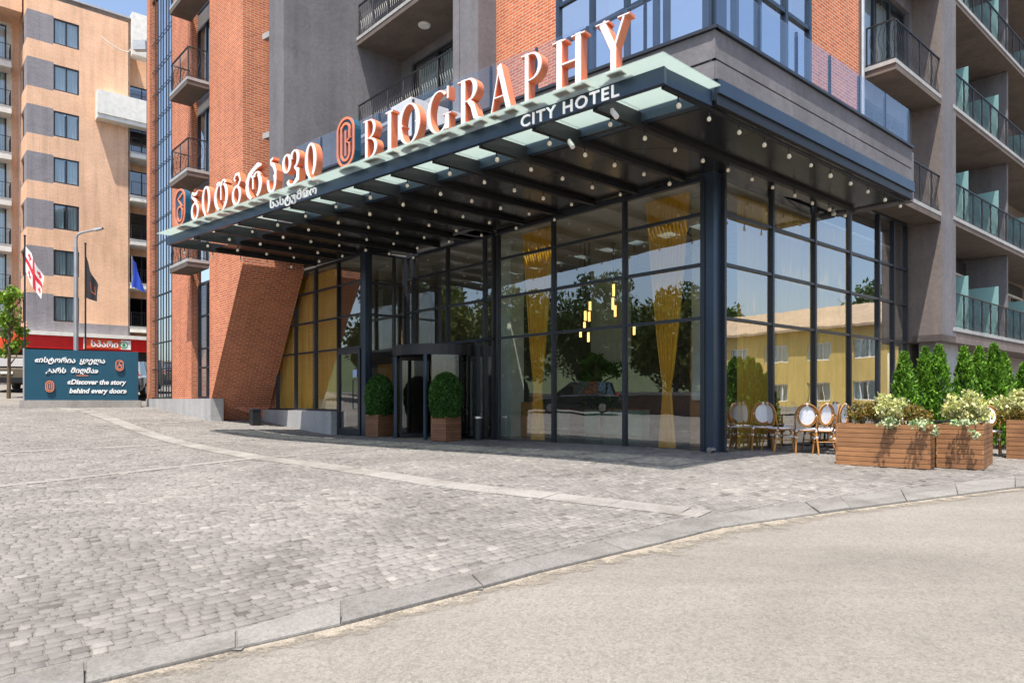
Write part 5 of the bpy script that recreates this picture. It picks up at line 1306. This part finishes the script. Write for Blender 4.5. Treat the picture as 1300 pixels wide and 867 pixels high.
for i, (u, v0, v1) in enumerate(((743, 395, 407), (749, 383, 394), (748, 396, 408), (742, 409, 416), (737, 419, 428), (747, 422, 434), (779, 361, 376), (778, 378, 393), (781, 388, 402), (805, 412, 425), (957, 379, 395))):
    d = 19.0 if u < 900 else 17; a = W(u, v0, d); b = W(u, v1, d)
    o = thing('pendant_lamp', PLAB[i], 'lamp', (a.x, a.y, b.z), 'lobby pendant lamps')
    m = MB(); m.tube([(a.x, a.y, b.z), (a.x, a.y, a.z)], .034, 8); m.build('lamp_shade', M['pendant'], o); m = MB(); m.tube([(a.x, a.y, a.z), (a.x, a.y, zr(4.38))], .006, 4); m.build('cord', M['black'], o)
c = P(764, 20.0); o = thing('potted_palm', 'dark palm behind the lobby glass over mint cabinets', 'plant', (c.x, c.y, zr(-1))); leaf_cloud('foliage', clumps(900, (c.x, c.y, zr(.35)), (.6, .6, 1.0), 14, .3), .16, M['leaf_box'], o, elong=4); m = MB(); m.tube([(c.x, c.y, zr(-1)), (c.x, c.y, zr(.6))], .05, 6); m.build('trunk', M['trunk'], o)
for u0, u1, d, lb in ((742, 790, 20.5, 'mint green low cabinet under the lobby palm'), (796, 812, 19.2, 'small mint green cabinet right of the palm'.replace('right of', 'past')), (700, 712, 21, 'narrow mint green cabinet by the tied gold curtain')):
    p = P(u0, d); q = p - A * ((u1 - u0) / F * d * 1.35); o = thing('cabinet', lb, 'cabinet', (p.x, p.y, zr(-1)))
    m = MB(); m.wall(p, q, zr(-1), zr(-.28), 0, .4, nA); m.build('body', M['mint'], o); m = MB(); m.wall(p - A * .0, q, zr(-.278), zr(-.25), .02, .42, nA); m.build('top', M['wood_int'], o)
# ---------------------------------------------------------------- sign board and forecourt behind it
bl = P(29.5, 27.0); br = P(175.5, 28.7); dB = (br - bl).normalized(); nBd = nrm(dB); nBd = nBd if nBd.y < 0 else -nBd; LBd = (br - bl).length
zb0 = zr(.0); zb1 = zr(2.02)
board = thing('sign_board', 'teal slogan board with white lettering on a low concrete base', 'sign', (bl.x, bl.y, zr(-.3)))
m = MB(); m.wall(bl, br, zb0, zb1, .06, .06, nBd); m.build('panel', M['teal_board'], board)
m = MB(); m.wall(bl - dB * .1, br + dB * .1, zr(-.7), zb0 - .004, .12, .3, nBd); m.build('base', M['concrete'], board)
m = MB(); m.wall(bl - dB * .0, bl + dB * .05, zb0, zb1 + .03, .075, .065, nBd); m.build('edge_trim', M['galv'], board)
def bpt(u): return isect(bl + nBd * .06, dB, u)
def bz(v, u): return zr((VH - v) / F * bpt(u).y)
def wB(u0, u1): return (bpt(u1) - bpt(u0)).length
for body, u0, u1, v, size, sh in (('«ისტორია', 44, 96, 459.5, .27, .25), ('ყველა', 101, 133.5, 460.5, .27, .25), ('კარს', 58, 84, 473, .27, .25), ('მიღმა»', 90, 125, 473, .27, .25), ('«Discover the story', 85.5, 160.5, 487.5, .27, .22), ('behind every door»', 88, 161, 498.8, .27, .22)):
    text_on(body, bpt(u0), dB, nBd, bz(v, u0), size, M['white'], board, wB(u0, u1), shear=sh, offset=.009)
m = MB(); m.wall(bpt(97), bpt(112), bz(477.3, 104), bz(476.3, 104), .012, 0, nBd); m.build('rule', M['orange'], board)
for u, v, kind in ((152, 464, 'ban'), (63.5, 490.5, 'B')):
    w = .30; h = .46; p = bpt(u) - dB * w / 2; z = bz(v, u) - h / 2; t = w * .12; rz = math.atan2(dB.y, dB.x)
    sts = [stadium(w, h, t), shift(stadium(w * .58, h * .74, t * .9), w * .21, h * .13), vb(w / 2, t * .8, h * .3, h * .75)] if kind == 'B' else [stadium(w, h, t), shift(stadium(w * .58, h * .42, t), w * .21, h * .13), st([(w * .76, h * .5), (w * .42, h * .66), (w * .5, h * .8), (w * .75, h * .86)], t)]
    for nm, s_, mt, fr in (('emblem_body', [stadium(w, h)], 'sign_blue', .0), ('emblem_lines', sts, 'orange', .012)):
        o = glyph_mesh(nm, s_, 1, 1, -.001 if nm == 'emblem_lines' else .05, [M[mt], M[mt]], front=fr); o.location = (p.x + nBd.x * .056, p.y + nBd.y * .056, z); o.rotation_euler = (0, 0, rz); o.parent = board; o.matrix_parent_inverse = Matrix.Translation(-board.location)
# flags
def flag(label, u, d, vtop, vbot, top, bot, colour, poleh=.035):
    p = P(u, d); z0 = g(*p); o = thing('flag', label, 'flag', (p.x, p.y, z0), 'flags behind the slogan board')
    m = MB(); m.tube([(p.x, p.y, z0), (p.x, p.y, W(u, vtop, d).z)], poleh, 8); m.lathe([(.05, 0), (.05, .04), (0, .07)], (p.x, p.y, W(u, vtop, d).z), 8); m.build('pole', M['black'], o)
    nx, ny = 30, 20; V = []; Fc = []; mi = []
    def ev(line, t):
        t *= len(line) - 1; i = min(int(t), len(line) - 2); f = t - i; return (line[i][0] * (1 - f) + line[i + 1][0] * f, line[i][1] * (1 - f) + line[i + 1][1] * f)
    for j in range(ny + 1):
        for i in range(nx + 1):
            a = ev(top, i / nx); b = ev(bot, i / nx); t = j / ny; q = W(a[0] * (1 - t) + b[0] * t, a[1] * (1 - t) + b[1] * t, d); q.y += .10 * math.sin(i / nx * 9 + j / ny * 2) * (i / nx); V.append(q)
    for j in range(ny):
        for i in range(nx):
            q = j * (nx + 1) + i; Fc.append((q, q + nx + 1, q + nx + 2, q + 1)); mi.append(colour((i + .5) / nx, (j + .5) / ny))
    npmesh('flag_cloth', V, Fc, FLAGM, o, midx=mi, smooth=True)
def two_sided(name, c): return simple(name, c, .8, 0, .08, 6)
FLAGM = [two_sided('flag_white', (.75, .73, .72)), two_sided('flag_red', (.62, .03, .04)), two_sided('flag_black', (.02, .02, .024)), two_sided('flag_orange', (.4, .10, .04)), two_sided('flag_blue', (.015, .06, .42)), two_sided('flag_yellow', (.7, .5, .03))]
def georgian(x, y):
    if abs(x - .5) < .075 or abs(y - .5) < .105: return 1
    for cx_, cy_ in ((.22, .22), (.78, .22), (.22, .78), (.78, .78)):
        if (abs(x - cx_) < .035 and abs(y - cy_) < .14) or (abs(y - cy_) < .05 and abs(x - cx_) < .10): return 1
    return 0
flag('white flag with red crosses hanging on a dark pole', 31.5, 29.3, 300, 445, [(32, 312), (40, 322), (47, 338), (55, 352)], [(32.5, 345), (40, 362), (47, 374), (54.5, 380)], georgian)
flag('black flag with a faint orange emblem on a dark pole', 108.5, 29.8, 310, 445, [(109, 323), (113, 338), (117, 349), (124, 362)], [(109, 378), (114, 380), (120, 382), (125, 383)], lambda x, y: 3 if (.38 < y < .42 or .7 < y < .74) and .45 < x < .75 or (.4 < y < .72 and (.45 < x < .5 or .7 < x < .75)) else 2)
# street lamp
p = P(96.5, 30.5); z0 = g(*p); zt_ = W(97, 297, 30.5).z
o = thing('street_lamp', 'tall grey street lamp with a curved arm behind the slogan board', 'street lamp', (p.x, p.y, z0))
m = MB(); m.tube([(p.x, p.y, z0), (p.x, p.y, zt_ - .6)], [.11, .085], 10); m.build('pole', M['galv'], o)
e = W(121, 292, 30.2); m = MB(); m.tube([(p.x, p.y, zt_ - .62), (p.x, p.y, zt_ - .25), (p.x + .06, p.y, zt_ - .05), (p.x + .25, p.y, zt_ + .05), tuple(e)], [.07, .06, .05, .045, .04], 8); m.build('arm', M['galv'], o)
f = W(130.5, 289.5, 30.1); m = MB(); m.hexa([(e.x, e.y - .11, e.z - .05), (f.x, f.y - .09, f.z - .04), (f.x, f.y + .09, f.z - .04), (e.x, e.y + .11, e.z - .05)], [(e.x, e.y - .08, e.z + .06), (f.x, f.y - .07, f.z + .02), (f.x, f.y + .07, f.z + .02), (e.x, e.y + .08, e.z + .06)]); m.build('lamp_head', M['galv'], o)
# street trees
def tree(name, label, x, y, h, cr, ch, tr, m_, leaf, n, group, k=22, clump=.33):
    z = g(x, y); o = thing(name, label, 'tree', (x, y, z), group); c = Vector((x, y, z + h - ch / 2)); m = MB()
    m.tube([(x, y, z - .1), (x + .05 * h * .1, y, z + h * .35), (x - .03 * h * .1, y + .02, z + h * .7)], [tr, tr * .75, tr * .35], 8)
    for i in range(9):
        a = rad(i * 137.5); zz = z + h - ch + ch * (.05 + .07 * i); e = Vector((x + cr * .75 * math.cos(a), y + cr * .75 * math.sin(a), zz + ch * .22)); m.tube([(x, y, zz - ch * .05), ((x + e.x) / 2, (y + e.y) / 2, zz + ch * .06), e], [tr * .4, tr * .25, tr * .08], 5)
    m.build('trunk', M['trunk'], o); leaf_cloud('crown', clumps(n, c, (cr, cr, ch / 2), k, cr * clump, .35), leaf, M[m_], o, up=.3); return o
p = P(11, 31.0); tree('young_tree', 'slender young tree with fresh yellow-green leaves beside the slogan board', p.x, p.y, W(11, 345, 31).z - g(*p), .95, 4.3, .085, 'leaf_street', .14, 1500, None, 20, .38)
# cars
def car(label, x, y, rz, paint, group=None, suv=True):
    z = g(x, y); root = thing('parked_car', label, 'car', (0, 0, 0), group)
    def part(nm, m, mt, parent=root, **k): o = m.build(nm, mt, None, **k); o.parent = parent; return o
    Lc, Wc = 4.7, 1.86; hw = Wc / 2
    def loft(secs): # list of (y, [(x,z)...]) half sections mirrored
        m = MB(); rings = []
        for yy, pts in secs: rings.append([(x_, yy, z_) for x_, z_ in pts] + [(-x_, yy, z_) for x_, z_ in reversed(pts)])
        for a, b in zip(rings, rings[1:]):
            n = len(a)
            for i in range(n): j = (i + 1) % n; m.poly([a[i], a[j], b[j], b[i]])
        m.poly(rings[0][::-1]); m.poly(rings[-1]); return m
    H1 = 1.02
    lower = [(-2.35, [(.70, .38), (.80, .50), (.80, .85), (.72, .98)]), (-2.22, [(.86, .30), (.93, .48), (.93, .92), (.82, H1 + .02)]), (-1.2, [(.88, .26), (hw, .5), (hw, .95), (.86, H1 + .03)]), (.9, [(.88, .26), (hw, .5), (hw, .93), (.84, H1)]), (1.9, [(.86, .28), (.92, .5), (.90, .84), (.74, .95)]), (2.3, [(.72, .34), (.80, .48), (.78, .74), (.62, .82)])]
    part('body', loft(lower), paint, smooth=False)
    cab = [(-2.15, [(.80, H1 + .01), (.66, 1.12)]), (-1.85, [(.84, H1 + .02), (.70, 1.62)]), (-1.2, [(.85, H1 + .02), (.68, 1.74)]), (.25, [(.84, H1 + .01), (.66, 1.72)]), (1.15, [(.80, H1 - .01), (.70, 1.06)])]
    part('cabin_glass', loft(cab), M['glass_dark'], smooth=False)
    m = MB(); m.hexa([(-.70, -1.92, 1.60), (.70, -1.92, 1.60), (.67, .3, 1.69), (-.67, .3, 1.69)], [(-.64, -1.80, 1.70), (.64, -1.80, 1.70), (.62, .2, 1.765), (-.62, .2, 1.765)])
    for s in (-1, 1):
        for a, b in (((.83 * s, -2.12, 1.0), (.69 * s, -1.86, 1.64)), ((.85 * s, -.9, 1.02), (.685 * s, -.85, 1.7)), ((.81 * s, 1.12, 1.0), (.66 * s, .25, 1.70))): m.bar(a, b, .08, .08)
    part('roof', m, paint)
    for sx in (-1, 1):
        for yy in (-1.42, 1.42):
            m = MB(); m.tube([(sx * (hw - .22), yy, .34), (sx * (hw + .01), yy, .34)], .34, 18); w = part('wheel', m, M['tyre']); m = MB(); m.tube([(sx * (hw - .0), yy, .34), (sx * (hw + .02), yy, .34)], .22, 14); part('rim', m, M['steel'], w)
        m = MB(); m.hexa([(sx * .74, -2.33, .84), (sx * .92, -2.20, .84), (sx * .90, -2.0, .84), (sx * .72, -2.2, .84)][::sx], [(sx * .70, -2.30, 1.08), (sx * .86, -2.2, 1.08), (sx * .84, -2.05, 1.08), (sx * .68, -2.2, 1.08)][::sx]); part('tail_lamp', m, M['lamp_red'])
        m = MB(); m.box(sx * .95 - .1, sx * .95 + .1, .82, .95, 1.0, 1.16); part('mirror', m, paint)
    m = MB(); m.box(-.88, .88, -2.42, -2.2, .32, .56); part('bumper', m, M['black'])
    m = MB(); m.box(-.26, .26, -2.385, -2.36, .74, .86); part('number_plate', m, M['white'])
    root.location = (x, y, z); root.rotation_euler = (0, 0, rz); return root
p = P(31, 36); car('bronze sport utility car parked behind the slogan board beside the young tree', p.x, p.y, rad(18), M['car_brown'])
p = P(172, 34.5); car('silver car glimpsed in the gap between slogan board and brick wing', p.x, p.y, rad(12), M['car_grey'])
# ---------------------------------------------------------------- beige apartment block with a shop below
c1 = P(34, 45.0); dBb = B; cR = isect(c1, B, 165); cL = isect(c1, A, 24.5)
ap = thing('apartment_block', 'beige brick apartment block with grey bands over a red shop fascia', 'building', (c1.x, c1.y, zr(.7)))
LR_ = (cR - c1).length; sB = lambda u: (isect(c1, B, u) - c1).length
base = zr(5.0); top = zr(27.25); rows = [(24.0 - 3.115 * k, 25.72 - 3.115 * k) for k in range(7)]
opens = [(sB(68), sB(100.5), zr(a), zr(b)) for a, b in rows]; zones = [(0, sB(68), zr(a - .1), zr(b + .1), 1) for a, b in rows]
zones += [(0, LR_, zr(4.6), zr(5.3), 1)]
facade('brick_wall', c1, cR, zr(4.55), top, nB, [M['brick_beige'], M['brick_grey']], opens, zones, .16, ap, .4)
for o in opens: window(c1, B, nB, o[0], o[1], o[2], o[3], .10, 'glass_beige', ap, cols=2, fw=.09)
LL_ = (cL - c1).length
facade('brick_wall', cL, c1, zr(4.55), top, nA, [M['brick_beige'], M['brick_grey']], [(LL_ * .25, LL_ * .62, zr(a), zr(b)) for a, b in rows], [(LL_ * .2, LL_, zr(a - .1), zr(b + .1), 1) for a, b in rows], .2, ap, .4)
for a, b in rows: window(cL, -A, nA, LL_ * .25, LL_ * .62, zr(a), zr(b), .15, 'glass_beige', ap, cols=1, fw=.07, curtain=None)
m = MB(); m.wall(c1 - B * .05, cR + B * .1, top + .002, top + .14, .06, .4, nB); m.wall(cL, c1 - A * -.0, top + .004, top + .13, .05, .4, nA); m.build('coping', M['galv'], ap)
# projecting white slab and the balcony bay at its end
m = MB(); a = isect(c1, B, 121); b = isect(c1, B, 215); m.wall(a, b, zr(19.75), zr(21.35), .85, .0, nB); m.build('white_slab', M['white_wall'], ap)
m = MB(); m.wall(a, b, zr(19.45), zr(19.745), .78, .0, nB); m.build('slab_soffit', M['white_wall'], ap)
m = MB(); a = isect(c1, B, 166); b = isect(c1, B, 235); m.wall(a, b, zr(24.6), zr(27.6), .5, .3, nB); m.build('white_slab', M['white_wall'], ap)
a = cR + inb * 1.3; b = isect(c1, B, 240) + inb * 1.3; Lb = (b - a).length
ops = [(.1, Lb - .1, zr(z + .1), zr(z + 2.3)) for z in [5.2 + 3.115 * k for k in range(6)]]
facade('brick_wall', a, b, zr(.6), zr(27), nB, [M['brick_beige']], ops, (), .15, ap, .4)
m = MB(); m.wall(cR, cR + inb * 1.4, zr(4.55), zr(27), .0, .12, B); m.build('side_wall', M['stucco'], ap)
for o in ops:
    window(a, (b - a).normalized(), nB, o[0], o[1], o[2], o[3], .12, 'glass_dark', ap, cols=4, fw=.07, curtain=None)
    ring = [cR + nB * .3, isect(c1, B, 240) + nB * .3, b, a]; s_ = slab(ap, ring, o[2] - .42, o[2] - .02, m_='white_wall'); railing(s_, [cR + nB * .25 + B * .05, isect(c1, B, 240) + nB * .25], o[2] - .02, 1.0, wavy=False, step=.14)
m = MB(); q = W(172, 62, 48.5); m.box(q.x + .1, q.x + .95, q.y - .5, q.y - .1, q.z - .3, q.z + .35); m.build('air_conditioner', M['galv'], ap)
pp = [W(132, 50, 46.2), W(140, 57, 46.3), W(155, 67, 46.6), W(166, 70, 46.9), W(170, 66, 47), W(171, 58, 47)]
m = MB(); m.tube([q - Vector((0, .35, 0)) for q in pp], .035, 6); m.build('drain_hose', M['cream'], ap)
# left wing of the block, with balconies
w0 = cL + nB * -.2; w1 = cL - B * 4.4 + nB * -.2; dW = (w1 - w0).normalized(); 
ops = [(.7, 4.0, zr(a - .9), zr(b + .1)) for a, b in rows]
facade('brick_wall', w0, w1, zr(4.0), zr(26.6), nB, [M['white_wall']], ops, (), .2, ap, .4)
for o in ops: window(w0, dW, nB, o[0], o[1], o[2], o[3], .15, 'glass_room', ap, cols=3, fw=.09)
for a, b in rows:
    ring = [w0 + dW * .5 + nB * 1.2, w1 + nB * 1.2, w1, w0 + dW * .5]; s_ = slab(ap, ring, zr(a - 1.5), zr(a - 1.0), m_='white_wall'); railing(s_, [w0 + dW * .55 + nB * .1, w0 + dW * .55 + nB * 1.15, w1 + nB * 1.15], zr(a - 1.0), 1.05, wavy=False, step=.15)
m = MB(); m.prism([w0 + nB * 2.2, w1 + nB * 2.2, w1, w0], zr(26.0), zr(28.2)); m.build('cornice', M['brick_beige'], ap)
m = MB(); m.wall(w0, w0 + dW * .40, zr(4), zr(26), .06, .1, nB); m.build('pilaster', M['brick_beige'], ap)
# shop
sa = c1 - B * .2 + nB * .02; sb = isect(c1, B, 200)
m = MB(); m.wall(sa, sb, zr(4.30), zr(4.55), .75, .2, nB); m.build('shop_canopy', M['white_wall'], ap)
m = MB(); m.wall(sa, sb, zr(3.45), zr(4.296), .60, .2, nB); m.build('shop_fascia', M['red'], ap)
m = MB(); m.wall(isect(c1, B, 104.5), isect(c1, B, 164), zr(3.55), zr(4.22), .66, -.60, nB); m.build('shop_sign', M['orange_red'], ap)
m = MB(); m.wall(isect(c1, B, 104), isect(c1, B, 106), zr(3.5), zr(4.25), .68, -.60, nB); m.wall(isect(c1, B, 151), isect(c1, B, 163.5), zr(3.56), zr(4.2), .68, -.60, nB); m.build('sign_field', M['white'], ap)
text_on('სპარი', isect(c1 + nB * .66, B, 115.5), B, nB, zr(3.68), .55, M['white'], ap, 1.65, offset=.02)
q = isect(c1 + nB * .69, B, 157.3); rz = math.atan2(B.y, B.x)
o = glyph_mesh('shop_emblem', [ell(.25, .25, .25, .25, .045, .045, 0, 360, 24), st([(.25, .09), (.25, .16)], .05), st([(.25, .15), (.25, .28)], [.26, .02]), st([(.25, .25), (.25, .40)], [.18, .01])], 1, 1, .01, [M['green'], M['green']]); o.location = (q.x - B.x * .25, q.y - B.y * .25, zr(3.63)); o.rotation_euler = (0, 0, rz); o.parent = ap; o.matrix_parent_inverse = Matrix.Translation(-ap.location)
m = MB(); m.wall(sa, sb, zr(.3), zr(3.446), .1, .3, nB); m.build('shop_front', M['black_void'], ap)
m = MB(); m.wall(cL, c1, zr(3.4), zr(4.55), .55, .2, nA); m.build('shop_fascia', M['orange_red'], ap); m = MB(); m.wall(cL, c1, zr(.3), zr(3.39), .05, .2, nA); m.wall(w0, w1, zr(.3), zr(3.9), .05, .3, nB); m.build('shop_front', M['black_void'], ap)
m = MB(); m.wall(w0, w1, zr(3.3), zr(4.2), 1.4, .1, nB); m.build('shop_fascia', M['orange_red'], ap)
m = MB(); m.prism([c1, cR, cR + inb * 12, cL + inb * 12, cL], top - .3, top - .01); m.build('roof', M['concrete'], ap)
# blue flag hung from a balcony of the block
c = W(168, 328, 46.5); V = []; Fc = []
for j in range(11):
    for i in range(9): V.append(W(168 + i / 8 * (5 + 10 * j / 10), 328 + j * 3.6 + i * .9, 46.5) + Vector((0, .12 * math.sin(i * 1.3 + j * .4), 0)))
for j in range(10):
    for i in range(8): q = j * 9 + i; Fc.append((q, q + 1, q + 10, q + 9))
o = thing('balcony_flag', 'blue flag hanging from a balcony beside the hotel brick wing', 'flag', tuple(c)); npmesh('flag_cloth', V, Fc, FLAGM[4], o, smooth=True)
m = MB(); m.tube([tuple(W(167.5, 325, 46.5)), tuple(W(168, 366, 46.5))], .03, 6); m.build('pole', M['galv'], o)

# ---------------------------------------------------------------- across the street (seen in the hotel glass)
def yblock():
    a = Vector((64, 12)); b = Vector((33, 44)); d = (b - a).normalized(); n = nrm(d); n = n if n.y < 0 else -n; z0 = g(*a) - .5
    o = thing('yellow_house', 'two-storey yellow rendered house across the street, mirrored in the lobby glass', 'building', (a.x, a.y, z0)); L = (b - a).length
    ops = []
    for k in range(11):
        s = 1.2 + k * 3.7
        for zz in (1.4, 4.7): ops.append((s, s + 1.9, z0 + zz, z0 + zz + 1.5))
    facade('wall', a, b, z0, z0 + 7.2, n, [M['yellow_wall']], ops, (), .2, o, .3)
    for w in ops: window(a, d, n, w[0], w[1], w[2], w[3], .15, 'glass_beige', o, fm='white', cols=3, fw=.09)
    m = MB(); e0 = a - d * .5; e1 = b + d * .5; m.hexa([(*(e0 + n * .6), z0 + 7.2), (*(e1 + n * .6), z0 + 7.2), (*(e1 - n * 9), z0 + 7.2), (*(e0 - n * 9), z0 + 7.2)][::-1], [(*(e0 + n * .6), z0 + 7.4), (*(e1 + n * .6), z0 + 7.4), (*(e1 - n * 4.5), z0 + 9.6), (*(e0 - n * 4.5), z0 + 9.6)][::-1]); m.build('roof', M['roof_tan'], o)
    m = MB(); m.wall(a, b, z0, z0 + 1.0, .06, .0, n); m.build('plinth', M['concrete'], o)
yblock()
car('maroon car parked along the yellow house', 34, 30, rad(50), M['car_red']); 
car('dark grey car parked before the retaining wall', -20.3, 15.5, rad(4), M['car_dark'])
TR = []
for i, (x, y, h, cr) in enumerate(((-26, 9, 8.5, 3.4), (-30, 14, 10, 3.8), (-28, 19.5, 7.5, 3.0), (-37, 20, 10, 4))):
    TR.append(tree('broadleaf_tree', 'leafy green tree across the street, mirrored in the lobby front', x, y, h, cr, h * .88, .2, 'leaf_tree' if i % 3 else 'leaf_yellow', .25, 6500, 'trees across the street', 44, .30))
for i, (x, y) in enumerate(((-26, 3.5), (-35, 8), (-42, 13), (-33, -3), (-27, 25), (-34, 26), (-43, 22), (-46, 4), (-27, -3), (-50, 14), (-40, 30))):
    o = copy_tree(TR[i % 4])
    s0 = TR[i % 4]; dz = g(x, y) - s0.location.z; o.location = (x, y, g(x, y)); o.rotation_euler = (0, 0, i * 1.3); k = .9 + .25 * ((i * 7) % 5) / 5; o.scale = (k, k, k)
for i, (x, y, h, cr) in enumerate(((66, 22, 11, 3.6), (58, 33, 12, 4), (46, 44, 12, 4))):
    tree('broadleaf_tree', 'leafy green tree standing behind the yellow house', x, y, h, cr, h * .7, .2, 'leaf_tree', .40, 1600, 'trees behind the yellow house', 26, .36)
a = Vector((-21.5, -6)); b = Vector((-24, 20)); n = nrm((b - a).normalized()); n = n if n.x > 0 else -n; z0 = min(g(*a), g(*b)) - .5
o = thing('retaining_wall', 'brown stone retaining wall with pale coping across the street', 'wall', (a.x, a.y, z0)); m = MB(); m.wall(a, b, z0, z0 + 2.2, .2, .3, n); m.build('stonework', M['brown_wall'], o); m = MB(); m.wall(a, b, z0 + 2.203, z0 + 2.4, .26, .36, n); m.build('coping', M['concrete'], o)

# wooded hills beyond the street
def hill(label, cx_, cy_, rx, ry, h):
    nx, ny = 40, 20; V = []; Fc = []
    for j in range(ny + 1):
        r = j / ny
        for i in range(nx):
            a = 2 * math.pi * i / nx; x = cx_ + rx * r * math.cos(a); y = cy_ + ry * r * math.sin(a); z = h * (math.cos(math.pi * r) + 1) / 2 * (1 + .18 * math.sin(a * 3) * r + .1 * math.sin(a * 7 + 2) * r); V.append((x, y, z + .5 + g(x, y) * .2 - 2 * r))
    for j in range(ny):
        for i in range(nx): Fc.append((j * nx + i, (j + 1) * nx + i, (j + 1) * nx + (i + 1) % nx, j * nx + (i + 1) % nx))
    npmesh('hill', V, Fc, M['hill'], smooth=True, kind='structure')
M['hill'] = rough_ground('wooded_hill', (.075, .095, .045), .5)
hill('', -115, 20, 55, 90, 17); hill('', 120, 60, 50, 80, 18)
